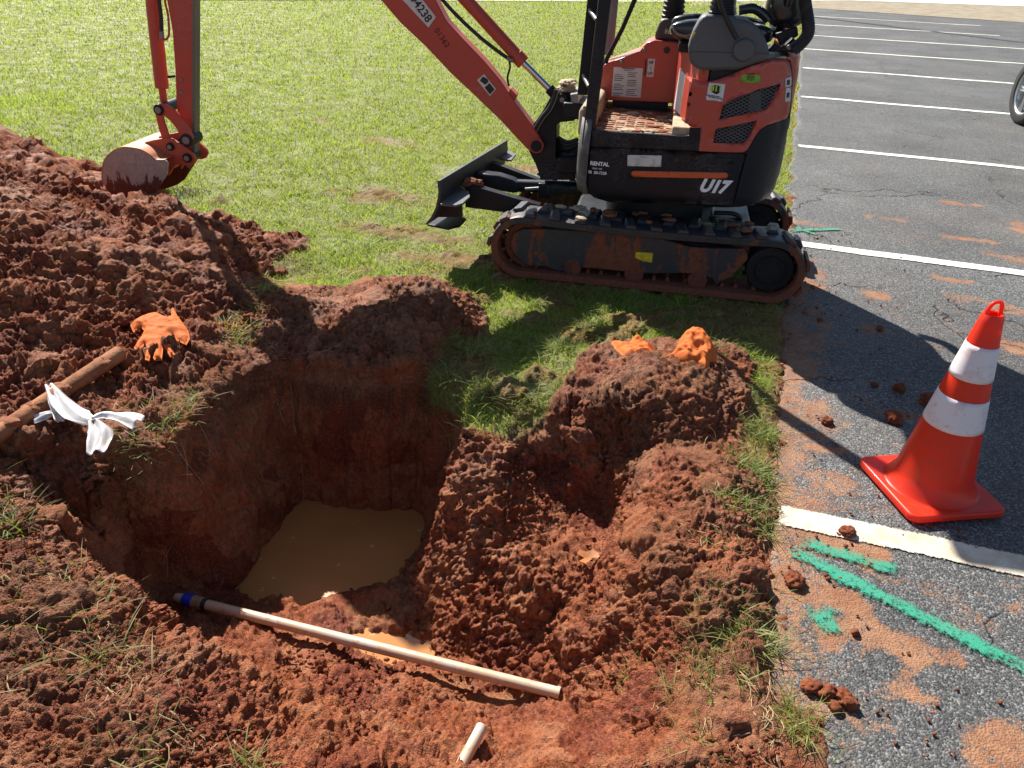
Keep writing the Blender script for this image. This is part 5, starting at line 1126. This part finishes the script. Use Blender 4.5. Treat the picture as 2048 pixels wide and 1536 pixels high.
# bucket: side plates, rolled shell, ears
BW = .19
SIDE = [q5(*p) for p in ((105, 920), (80, 1010), (75, 1130), (120, 1240), (200, 1370), (270, 1440), (420, 1440), (560, 1390), (640, 1330), (700, 1230), (790, 1090), (800, 960), (760, 930), (670, 930), (600, 870), (500, 815), (400, 795), (300, 790), (200, 830))]
SP = B2(SIDE, BW)
BK = prism('bucket_side', SP, BW - .014, BW, MBK, BRT, .002); prism('bucket_side', SP, -BW, -BW + .014, MBK, BRT, .002)
shell = [SP[i] for i in (12, 13, 14, 15, 16, 17, 18, 0, 1, 2, 3, 4, 5)]
shell = [tuple(p) for p in curve_pts([(a, b, 0) for a, b in shell], 4)]; shell = [(p[0], p[1]) for p in shell]
bm = bmesh.new(); A = []; Bv = []; cc_ = np.mean(SP, 0)
for sgn, dst in ((0, A), (1, Bv)):
    for p in shell: q = np.array(p) + (cc_ - np.array(p)) * (.04 * sgn - .006); dst.append((bm.verts.new((q[0], BW, q[1])), bm.verts.new((q[0], -BW, q[1]))))
for k in range(len(shell) - 1):
    bm.faces.new((A[k][0], A[k + 1][0], A[k + 1][1], A[k][1])); bm.faces.new((Bv[k + 1][0], Bv[k][0], Bv[k][1], Bv[k + 1][1]))
    for s in (0, 1): bm.faces.new((A[k][s], Bv[k][s], Bv[k + 1][s], A[k + 1][s]))
MBT = paint('bucket_top_paint', (.50, .17, .07), .55, (.42, .20, .10), .8, .8)
bm_obj('bucket_shell', bm, MBT, BRT, smooth=50)
EAR = [q5(*p) for p in ((540, 740), (640, 715), (780, 690), (850, 705), (930, 760), (1000, 800), (1085, 880), (1105, 930), (1080, 980), (1040, 995), (900, 985), (850, 1030), (800, 1110), (795, 970), (740, 930), (680, 900))]
MEAR = paint('bucket_ear_paint', (.46, .075, .035), .5, (.30, .12, .06), .6, .8)
prism('bucket_ear', B2(EAR, .085), .066, .085, MEAR, BRT, .003); prism('bucket_ear', B2(EAR, .085), -.085, -.066, MEAR, BRT, .003)
prism('torque_plate', B2([q5(*p) for p in ((560, 760), (640, 730), (760, 740), (860, 980), (800, 1060), (700, 930))], .06), -.066, .066, MEAR, BRT, .003)
for k in range(4):
    yy = -BW + .04 + k * (2 * BW - .08) / 3; a, b = SP[4], SP[5]; tube('bucket_tooth', [(a[0], yy, a[1]), ((a[0] + b[0]) / 2 - .01, yy, min(a[1], b[1]) - .03)], [.018, .006], MBK, BRT, 6)

#@@OBJECTS
# ------------------------------------------------------------------ traffic cone
def ATY(x, y, Y): d_ = ray(x, y); t = Y / d_[1]; return CAM + d_ * t
CC = np.array([1.440, 2.142]); CONE = empty('traffic_cone', (CC[0], CC[1], .014), R(9)); tag(CONE, 'orange traffic cone with two white reflective bands, standing on the asphalt', 'traffic cone')
def cone_mat():
    t = NT('cone_plastic'); n = t.noise(6, 5, .6); c = t.mix(t.ramp(n, [(.35, 0.), (.7, .5)]), (.90, .055, .020), (.82, .06, .035))
    s = t.ramp(t.noise(22, 6, .8, 1.5), [(.53, 0.), (.64, .6)]); c = t.mix(s, c, (.45, .12, .07)); t.set(Base_Color=c, Roughness=.38)
    t.b.inputs['Coat Weight'].default_value = .2
    tr = t.n.new('ShaderNodeBsdfTranslucent'); tr.inputs[0].default_value = (1.0, .09, .03, 1); mx = t.n.new('ShaderNodeMixShader'); mx.inputs[0].default_value = .42
    t.l.new(t.b.outputs[0], mx.inputs[1]); t.l.new(tr.outputs[0], mx.inputs[2]); t.l.new(mx.outputs[0], t.out.inputs[0]); return t.m
MCO = cone_mat(); CH = .662
def lathe(name, prof, mat, parent, n=64, smooth=40, solid=0):
    bm = bmesh.new(); rings = [[bm.verts.new((r * math.cos(2 * math.pi * k / n), r * math.sin(2 * math.pi * k / n), z)) for k in range(n)] for r, z in prof]
    for a, b in zip(rings, rings[1:]):
        for k in range(n): bm.faces.new((a[k], a[(k + 1) % n], b[(k + 1) % n], b[k]))
    o = bm_obj(name, bm, mat, parent, smooth=smooth)
    if solid: s = o.modifiers.new('s', 'SOLIDIFY'); s.thickness = solid; s.offset = -1
    return o
def cr_(z): return .128 + (.030 - .128) * (z - .03) / (CH - .03)
lathe('cone_body', [(.158, .024), (.150, .027), (.142, .034), (.134, .050)] + [(cr_(z), z) for z in np.linspace(.07, CH - .005, 30)] + [(.027, CH), (.020, CH - .002), (.018, CH - .03)], MCO, CONE, solid=.0035)
bm = bmesh.new(); hw = .172; rr_ = .035; o_ = []
for cx_, cy_, a0 in ((hw - rr_, hw - rr_, 0), (-hw + rr_, hw - rr_, 90), (-hw + rr_, -hw + rr_, 180), (hw - rr_, -hw + rr_, 270)): o_ += [(cx_ + rr_ * math.cos(R(a0 + k * 15)), cy_ + rr_ * math.sin(R(a0 + k * 15))) for k in range(7)]
add_prism(bm, o_, 0, .028, 'xy'); bm_obj('base_plate', bm, MCO, CONE, smooth=30, bevel=.009, segs=4)
t = NT('reflective_band'); hx = t.noise(90, 4, .7); c = t.mix(t.ramp(t.noise(14, 6, .75), [(.52, 0.), (.72, .7)]), (.74, .68, .72), (.62, .30, .27)); c = t.mix(t.ramp(t.noise(60, 3, .6), [(.66, 0.), (.70, .6)]), c, (.25, .2, .18)); t.set(Base_Color=c, Roughness=.35, Normal=t.bump(t.vor(260, feat='F1'), .35, .001)); MBAND = t.m
for za, zb in ((.276, .385), (.450, .562)):
    lathe('reflective_band', [(cr_(z) + .0016, z) for z in np.linspace(za, zb, 8)], MBAND, CONE, solid=.001)
tube('handle_loop', curve_pts([(-.024, 0, CH - .01), (-.023, 0, CH + .014), (-.013, 0, CH + .032), (.006, 0, CH + .035), (.018, 0, CH + .024), (.024, 0, CH - .01)], 6), .006, MCO, CONE, 10)
# ------------------------------------------------------------------ pipes
MPVC = NT('white_pipe_plastic'); _c = MPVC.mix(MPVC.ramp(MPVC.noise(4, 5, .6), [(.35, .15), (.65, .95)]), (.58, .52, .44), (.50, .31, .17)); _c = MPVC.mix(MPVC.ramp(MPVC.noise(22, 5, .75), [(.54, 0.), (.64, .8)]), _c, (.40, .20, .10)); MPVC.set(Base_Color=_c, Roughness=.42); MPVC = MPVC.m
def pipe_obj(name, a, b, r, mat, parent=None, n=24): return tube(name, [np.array(a) + (np.array(b) - np.array(a)) * k / 8 for k in range(9)], r, mat, parent, n, bevel=.002)
PA, PB = G(412, 1209, -.462), G(1116, 1386, -.425); _d = (PB - PA) / np.linalg.norm(PB - PA); PP = empty('water_pipe', tuple(PB)); tag(PP, 'long white plastic pipe with a blue taped joint crossing the muddy pit floor', 'pipe')
def rel(o_, p): return np.array(p) - np.array(o_)
pipe_obj('pipe_body', rel(PB, PA), rel(PB, PB), .0185, MPVC, PP)
MBT_ = plain('blue_tape', (.01, .035, .40), .4, 0, .2); MJ = plain('brown_coupling', (.30, .17, .10), .6, 0, .35, 30)
s0 = rel(PB, PA)
tube('joint_ring', [s0 + _d * .006, s0 - _d * .012], .0205, MHOSE, PP, 24); tube('coupling', [s0 - _d * .012, s0 - _d * .055], .0225, MJ, PP, 24, .003); tube('blue_tape', [s0 - _d * .050, s0 - _d * .090], [.0240, .0225], MBT_, PP, 24, .002)
tube('pipe_tail', [s0 - _d * .088, s0 - _d * .125], [.020, .014], MPVC, PP, 20); tube('pipe_lip', [rel(PB, PB) - _d * .004, rel(PB, PB) + _d * .006], .0198, MPVC, PP, 24)
a_, b_ = G(965, 1452, -.27), G(880, 1610, -.30); P2 = pipe_obj('pipe_stub', a_, b_, .0165, MPVC); tag(P2, 'short white pipe end sticking out of the red soil at the bottom of the picture', 'pipe')
MRP = NT('rusty_pipe_mat'); _c = MRP.ramp(MRP.noise(9, 7, .75), [(.3, (.15, .05, .022)), (.5, (.33, .135, .055)), (.75, (.45, .24, .12))]); MRP.set(Base_Color=_c, Roughness=.9, Normal=MRP.bump(MRP.noise(40, 5, .75), .9, .006)); MRP = MRP.m
a_ = G(240, 706, .165); b_ = G(0, 868, .135); b2 = a_ + (b_ - a_) * 1.5; a_[2] = .165; b2[2] = .125
RPp = empty('rusty_pipe', tuple(a_)); tag(RPp, 'mud crusted orange brown pipe lying across the dug soil at left', 'pipe'); pipe_obj('pipe_body', rel(a_, a_), rel(a_, b2), .030, MRP, RPp, 28)
for i, u in enumerate((.12, .35, .5, .62, .8)): p = (b2 - a_) * u; clod('mud_crust', tuple(p + np.array((0, 0, .018))), (.035, .028, .014), MMUD, RPp, 60 + i, 3)
# ------------------------------------------------------------------ traced soft things
def crumple(name, px, z, mat, label, cat, puff=.02, wr=.012, step=.006, seed=0, group=None, lift=.006, tall=None):
    P = np.array(gpoly([p for p in px], z)); O = []
    for i in range(len(P)):
        a, b = P[i], P[(i + 1) % len(P)]; n = max(1, int(np.linalg.norm(b - a) / step)); O += [tuple(a + (b - a) * k / n) for k in range(n)]
    xs = np.arange(P[:, 0].min(), P[:, 0].max(), step); ys = np.arange(P[:, 1].min(), P[:, 1].max(), step); X_, Y_ = np.meshgrid(xs, ys); X_, Y_ = X_.ravel(), Y_.ravel(); k = in_poly(X_, Y_, O) & (seg_dist(X_, Y_, O) > step * .5)
    co = [Vector(p) for p in O] + [Vector(p) for p in zip(X_[k], Y_[k])]; vs, _, fs, *_r = delaunay_2d_cdt(co, [(i, (i + 1) % len(O)) for i in range(len(O))], [], 1, 1e-6)
    v = np.array([tuple(p) for p in vs]); dist = seg_dist(v[:, 0], v[:, 1], O); g0 = zat(v[:, 0], v[:, 1]); Q = np.stack([v[:, 0], v[:, 1], 0 * g0], 1)
    g1 = g0 * .4 + .6 * z + lift
    h = puff * np.sqrt(np.clip(dist / .03, 0, 1)); ridge = np.abs(fbm(Q * np.array([1, 1, 1]), .055, 3, 50 + seed) - .5) * 2
    h = h * (.45 + 1.1 * (1 - ridge)) + wr * (fbm(Q, .02, 2, 53 + seed) - .5) * sstep(0, .012, dist)
    if tall is not None: 
        c_ = G(tall[0], tall[1], z); h = h + tall[2] * np.exp(-((v[:, 0] - c_[0]) ** 2 + (v[:, 1] - c_[1]) ** 2) / tall[3] ** 2)
    n = len(v); T1 = np.concatenate([np.stack([v[:, 0], v[:, 1], g1 + h], 1), np.stack([v[:, 0], v[:, 1], g1 - .004], 1)]); F = []
    for f in fs: F.append(list(f)); F.append([i + n for i in f][::-1])
    bnd = len(O)
    for i in range(bnd): j = (i + 1) % bnd; F.append([i, i + n, j + n, j])
    o = mesh_np(name, T1, F, mat, smooth=True); return tag(o, label, cat, group)
MGL = NT('orange_nitrile'); MGL.set(Base_Color=MGL.mix(MGL.ramp(MGL.noise(12, 5, .6), [(.4, 0.), (.75, .6)]), (.60, .14, .030), (.40, .11, .035)), Roughness=.75, Normal=MGL.bump(MGL.noise(160, 3), .3, .002)); MGL.b.inputs['Specular IOR Level'].default_value = .15; MGL = MGL.m
def q8(a, b): return (a / 2.926, 300 + b / 2.926)
GL1 = [(770, 1055), (800, 1030), (870, 1000), (930, 988), (985, 1008), (1008, 1000), (1005, 965), (1020, 950), (1040, 985), (1100, 1055), (1110, 1100), (1090, 1135), (1035, 1115), (1012, 1090), (1005, 1130), (1000, 1150), (1022, 1190), (995, 1205), (975, 1170), (955, 1155), (945, 1222), (905, 1225), (895, 1212), (903, 1175), (890, 1165), (872, 1230), (848, 1225), (858, 1150), (848, 1145), (818, 1190), (785, 1168), (832, 1108), (848, 1075), (832, 1065), (785, 1088)]
crumple('rubber_glove', [q8(*p) for p in GL1], .15, MGL, 'orange rubber glove with spread fingers lying on the red soil above the rusty pipe', 'glove', .017, .003, .005, 1, 'dropped orange gloves', lift=.034)
def qg(a, b): return (1000 + a / 3.2, 560 + b / 3.2)
GL2 = [(710, 388), (760, 410), (800, 432), (830, 405), (862, 388), (900, 408), (930, 425), (985, 432), (960, 445), (978, 470), (988, 508), (940, 522), (880, 520), (830, 528), (790, 512), (765, 480), (740, 450)]
crumple('rubber_glove', [qg(*p) for p in GL2], .12, MGL, 'small crumpled orange glove, the left one of the two on the soil mound', 'glove', .028, .004, .005, 2, 'dropped orange gloves', tall=(1275, 690, .02, .03))
GL3 = [(1028, 530), (1070, 522), (1108, 500), (1120, 460), (1140, 420), (1160, 385), (1215, 362), (1270, 375), (1330, 430), (1388, 490), (1380, 530), (1345, 555), (1330, 600), (1312, 628), (1275, 590), (1240, 575), (1200, 588), (1130, 565)]
crumple('rubber_glove', [qg(*p) for p in GL3], .15, MGL, 'large bunched up orange glove on the soil mound, beside the asphalt', 'glove', .045, .003, .005, 3, 'dropped orange gloves', tall=(1385, 700, .05, .06))
MPL = NT('white_film'); MPL.set(Base_Color=MPL.ramp(MPL.noise(14, 5), [(.3, (.50, .42, .36)), (.5, (.70, .69, .70)), (.7, (.80, .80, .82))]), Roughness=.35, Normal=MPL.bump(MPL.noise(18, 3, .5, .5), .35, .006)); _tr = MPL.n.new('ShaderNodeBsdfTranslucent'); _tr.inputs[0].default_value = (.8, .8, .82, 1); _mx = MPL.n.new('ShaderNodeMixShader'); _mx.inputs[0].default_value = .35
MPL.l.new(MPL.b.outputs[0], _mx.inputs[1]); MPL.l.new(_tr.outputs[0], _mx.inputs[2]); MPL.l.new(_mx.outputs[0], MPL.out.inputs[0]); MPL = MPL.m
def ribbon_mesh(paths, z):
    Vv = []; Fc = []
    for path, ws, lift in paths:
        P = curve_pts([(*p, l) for p, l in zip(path, lift)], 8); W_ = np.interp(np.linspace(0, 1, len(P)), np.linspace(0, 1, len(ws)), ws); n0 = len(Vv); m_ = 9
        for i, p in enumerate(P):
            q0 = G(p[0], p[1], z); q1_ = np.array(P[min(i + 1, len(P) - 1)]) - np.array(P[max(i - 1, 0)]); tdir = G(p[0] + q1_[0], p[1] + q1_[1], z) - q0; tdir /= np.linalg.norm(tdir) + 1e-9; s_ = np.array([-tdir[1], tdir[0], 0])
            for j in range(m_):
                u = j / (m_ - 1) - .5; a = q0 + s_ * u * W_[i]; Vv.append((a[0], a[1], z + p[2] * .7 + .007 * math.sin(j * 1.3 + i * .12) * W_[i] / .05 + .003 * math.cos(i * .35 + j * .8)))
        for i in range(len(P) - 1):
            for j in range(m_ - 1): k = n0 + i * m_ + j; Fc.append([k, k + 1, k + m_ + 1, k + m_])
    return Vv, Fc
zt_ = .13
vv, ff = ribbon_mesh([([(105, 793), (130, 825), (160, 848), (190, 856)], [.025, .07, .085, .035], [.07, .06, .045, .035]), ([(190, 853), (215, 843), (245, 845), (277, 852)], [.03, .06, .07, .075], [.04, .035, .03, .02]), ([(190, 855), (203, 872), (200, 890), (194, 908)], [.03, .075, .07, .06], [.04, .03, .015, .01]), ([(108, 797), (118, 820), (122, 850)], [.03, .05, .03], [.07, .05, .02]), ([(118, 835), (95, 840), (70, 845)], [.02, .04, .045], [.03, .03, .015])], zt_)
o_ = mesh_np('plastic_ribbon', vv, ff, MPL, smooth=True); s_ = o_.modifiers.new('s', 'SOLIDIFY'); s_.thickness = .0012; tag(o_, 'knotted strip of white plastic film beside the rusty pipe', 'plastic strip')
bm = bmesh.new(); 
# dry leaf and scrap
def flat_thing(name, px, z, mat, label, cat, th=.002, bend=.01):
    P = [G(a, b, z) for a, b in px]; c = sum(P) / len(P); bm = bmesh.new(); A = [bm.verts.new((p[0], p[1], p[2] + bend * (np.linalg.norm(p - c) / .04))) for p in P]; C_ = bm.verts.new(c); n = len(A)
    for i in range(n): bm.faces.new((A[i], A[(i + 1) % n], C_))
    o = bm_obj(name, bm, mat); s = o.modifiers.new('s', 'SOLIDIFY'); s.thickness = th; return tag(o, label, cat)
ML_ = plain('dry_leaf_mat', (.34, .12, .03), .7, 0, .3, 30)
zl = float(zat(*G(1180, 1112, -.25)[:2])[0]) + .03
flat_thing('fallen_leaf', [(1153, 1112), (1160, 1104), (1172, 1107), (1185, 1103), (1196, 1110), (1206, 1112), (1196, 1120), (1186, 1117), (1178, 1126), (1170, 1133), (1157, 1128), (1168, 1119)], zl, ML_, 'dry orange brown leaf on the crumbly slope right of the water', 'leaf')
flat_thing('paper_scrap', [(642, 1224), (652, 1220), (668, 1219), (672, 1226), (660, 1229), (648, 1235)], WZ + .012, MPL, 'tiny white scrap at the front edge of the pit water', 'scrap', bend=.003)
# ------------------------------------------------------------------ clods that can be told apart
MCLD = NT('clod_soil'); MCLD.set(Base_Color=MCLD.ramp(MCLD.noise(28, 6, .7), [(.3, (.12, .030, .014)), (.55, (.22, .065, .028)), (.8, (.34, .14, .065))]), Roughness=.95, Normal=MCLD.bump(MCLD.noise(110, 5, .75), .9, .006)); MCLD.b.inputs['Specular IOR Level'].default_value = .25; MCLD = MCLD.m
CL = [((1655, 842), .030, 'rough clay lump on the asphalt left of the cone, out of the shadow'), ((1790, 838), .042, 'crumbled clay lump on the asphalt, at the edge of the shadow'), ((1858, 800), .042, 'angular clay lump on the asphalt right behind the cone'), ((1800, 776), .030, 'flat elongated clay lump in the shadow left of the cone'), ((1562, 892), .028, 'red clay lump in the edge grass beside the asphalt'), ((1697, 1065), .026, 'clay lump sitting on the near white line'), ((1573, 1092), .032, 'red brown lump beside the green paint end'), ((1690, 1398), .030, 'red crumbly clump on the asphalt at the bottom, the right one of four'), ((1622, 1372), .026, 'red clump touching the bottom grass tufts, the left one of four'), ((1655, 1385), .028, 'red clump in the bottom asphalt row, second from the grass'), ((1668, 1410), .022, 'small red clump on the asphalt, lowest of the bottom row'), ((1760, 657), .020, 'small clod in the upper part of the machine shadow'), ((1640, 640), .018, 'small dark clod on the asphalt below the rear of the track'), ((1750, 770), .018, 'tiny clod in the shadow above the flat lump'), ((1710, 1265), .016, 'small reddish clod between the green paint line and the edge'),
    ((1590, 1160), .035, 'deep red lump where the green paint meets the soil'), ((1560, 1250), .045, 'knobbly red lump at the asphalt edge below the green paint'), ((1555, 770), .014, 'pebble sized clod near the lit asphalt edge'), ((1930, 1078), .008, 'tiny pebble on the near white line under the cone'),
    ((263, 408), .075, 'big squared clay block on top of the heap, leaning on the bucket'), ((350, 487), .045, 'upright clay chunk on the shaded side of the heap'), ((496, 640), .040, 'smooth reddish lump in the shaded grass beside the heap'), ((240, 640), .045, 'rounded wet clay lump left of the glove'), ((560, 545), .04, 'loose clay lump at the tail of the heap'), ((60, 640), .05, 'rounded lump in the middle of the heap at the left border'), ((1030, 1325), .030, 'round clay ball on the mud right of the orange puddle'), ((905, 1275), .028, 'clay ball at the right end of the orange puddle'), ((760, 1420), .030, 'red lump below the white pipe'), ((640, 1330), .028, 'red lump just below the middle of the white pipe'), ((1075, 1320), .034, 'round lump above the right end of the white pipe')]
for i, ((px, py), r_, lb) in enumerate(CL):
    z = 0.
    for _ in range(8): g = G(px, py, z); z = .5 * z + .5 * float(zat(g[0], g[1])[0]) if (g[:2] - L0) @ LE < .05 else .004
    g = G(px, py, z + r_ * .35); z = z if (g[:2] - L0) @ LE < .05 else .006
    o = clod('clay_clod', (0, 0, 0), ((r_ := r_ * .85) * rng.uniform(.85, 1.25), r_ * rng.uniform(.8, 1.1), r_ * rng.uniform(.6, .85)), MCLD, None, 100 + i, 4 if r_ > .02 else 3, rough_=.45); o.location = (g[0], g[1], z + r_ * .38); o.rotation_euler = (0, 0, rng.uniform(0, 6)); tag(o, lb, 'clod', 'loose clay clods')
# crumbs nobody could count
_b = bmesh.new(); bmesh.ops.create_icosphere(_b, subdivisions=1, radius=1); _b.verts.ensure_lookup_table(); IV = np.array([v.co[:] for v in _b.verts]); _b.faces.ensure_lookup_table(); IF = np.array([[v.index for v in f.verts] for f in _b.faces]); _b.free()
def crumbs(name, X, Y, Zc, r, mat):
    n = len(X); k = len(IV); j = 1 + (rng.random((n, k, 1)) - .5) * 1.1; s = np.stack([rng.uniform(.7, 1.3, n), rng.uniform(.7, 1.3, n), rng.uniform(.5, 1., n)], 1)[:, None, :]
    Vv = IV[None] * j * s * r[:, None, None] + np.stack([X, Y, Zc], 1)[:, None, :]; F_ = IF[None] + (np.arange(n) * k)[:, None, None]
    return tag(mesh_np(name, Vv.reshape(-1, 3), F_.reshape(-1, 3), mat), kind='stuff')
X, Y, r_ = polar(60000, 1.0, 5.5, 2); P3 = np.stack([X, Y, 0 * X], 1); k = (turf(X, Y) < .3) & ((np.stack([X, Y], 1) - L0) @ LE < .03) & (fbm(P3, .3, 3, 80) > .47); X, Y = X[k][:16000], Y[k][:16000]; zz_ = zat(X, Y)
g1_, g2_ = zat(X + .01, Y), zat(X, Y + .01); k = (np.abs(g1_ - zz_) < .014) & (np.abs(g2_ - zz_) < .014) & (zz_ > -.59); X, Y, zz_ = X[k], Y[k], zz_[k]; r = .0016 + .0058 * rng.random(len(X)) ** 4 * 1.4
crumbs('soil_crumbs', X, Y, zz_ + .010 + .012 * rng.random(len(X)), r, MCLD)
n = 3200; e_ = rng.exponential(.28, n); n_ = rng.uniform(-1.3, 3.2, n); q_ = L0 + np.outer(e_, LE) + np.outer(n_, LN); k = (e_ < 2.4) & (fbm(np.stack([q_[:, 0], q_[:, 1], 0 * e_], 1), .25, 3, 81) > .45); q_ = q_[k]; r = .0012 + .006 * rng.random(len(q_)) ** 6
crumbs('asphalt_crumbs', q_[:, 0], q_[:, 1], .008 + r * .4, r, MCLD)
# ------------------------------------------------------------------ light pole far off, its shadow crosses the lot
g = G(1540, 24); LP = empty('light_pole', (g[0], g[1], 0)); tag(LP, 'tall grey light pole behind the excavator, out of the frame above', 'light pole'); MPO = plain('galvanised', (.3, .3, .31), .45, .6, .1)
tube('pole', [(0, 0, .3), (0, 0, 9.5)], [.10, .06], MPO, LP, 16); tube('pole_base', [(0, 0, 0), (0, 0, .3)], .2, MR, LP, 20); tube('lamp_arm', [(0, 0, 9.4), (.9, -.3, 9.5)], .03, MPO, LP, 8); _bm = bmesh.new(); add_box(_bm, (.8, -.45, 9.45), (1.3, -.2, 9.58)); bm_obj('lamp_head', _bm, MPO, LP, bevel=.02)
# ------------------------------------------------------------------ parked vehicle at the right border
MTY = plain('tyre_rubber', (.022, .022, .023), .8, 0, .2, 12, .2, 80); MAL = plain('alloy_rim', (.62, .63, .65), .28, .9, .06); MCP = paint('dark_car_paint', (.012, .014, .018), .25, (.1, .09, .08), .15, .05, gl=.6); MGS = plain('car_glass', (.02, .022, .025), .08, 0, .1)
WB = G(2052, 250); CAR = empty('parked_car', (WB[0], WB[1], 0), R(68)); tag(CAR, 'dark parked car with a silver spoked wheel at the right border', 'car')
def car_wheel(x, y, steer, inward=-1):
    W = empty('wheel', (x, y, .35), R(steer), CAR); prof = [(.235, .09), (.25, .105), (.31, .11), (.335, .095), (.35, .06), (.352, 0), (.35, -.06), (.335, -.095), (.25, -.105), (.235, -.09)]
    bm = bmesh.new(); n = 56; rings = [[bm.verts.new((r * math.cos(2 * math.pi * k / n), h, r * math.sin(2 * math.pi * k / n))) for k in range(n)] for r, h in prof]
    for a, b in zip(rings, rings[1:] + rings[:1]):
        for k in range(n): bm.faces.new((a[k], a[(k + 1) % n], b[(k + 1) % n], b[k]))
    bm_obj('tyre', bm, MTY, W, smooth=40); bm = bmesh.new()
    rp_ = [(.238, .095), (.225, .085), (.215, .03), (.215, -.09), (.238, -.095)]; rings = [[bm.verts.new((r * math.cos(2 * math.pi * k / n), h, r * math.sin(2 * math.pi * k / n))) for k in range(n)] for r, h in rp_]
    for a, b in zip(rings, rings[1:]):
        for k in range(n): bm.faces.new((a[k], a[(k + 1) % n], b[(k + 1) % n], b[k]))
    add_tube(bm, [(0, .03, 0), (0, .085, 0)], [.05, .042], 20)
    for k in range(5):
        for da in (-6, 6): a = R(72 * k + da); add_tube(bm, [(.04 * math.cos(a), .075, .04 * math.sin(a)), (.225 * math.cos(a), .06, .225 * math.sin(a))], [.016, .012], 8)
    bm_obj('rim', bm, MAL, W, smooth=35); bm = bmesh.new(); add_tube(bm, [(0, -.02, 0), (0, .0, 0)], .15, 24); bm_obj('brake_disc', bm, MSTL, W)
car_wheel(0, .02, 16); car_wheel(-2.7, .02, 0); car_wheel(0, -1.55, 26); car_wheel(-2.7, -1.55, 0)
side = [(-.42, .30), (-.38, .52), (-.25, .70), (0, .77), (.25, .70), (.40, .50), (.43, .35), (.62, .38), (.66, .62), (.5, .86), (-.55, 1.02), (-1.3, 1.52), (-2.9, 1.54), (-3.5, 1.05), (-3.6, .45), (-3.12, .35), (-3.08, .5), (-2.95, .70), (-2.7, .77), (-2.45, .70), (-2.32, .5), (-2.28, .30)]
side = [(x, z) if x < .44 else (.44 + (x - .44) * .3, z) for x, z in side]
prism('body', side, -1.66, -.14, MCP, CAR, .03); prism('side_windows', [(-.75, 1.03), (-1.35, 1.46), (-2.85, 1.47), (-3.2, 1.08)], -.141, -.132, MGS, CAR, 0); prism('windshield', [(-.62, 1.04), (-1.28, 1.50), (-1.30, 1.48), (-.66, 1.03)], -1.5, -.25, MGS, CAR, 0)
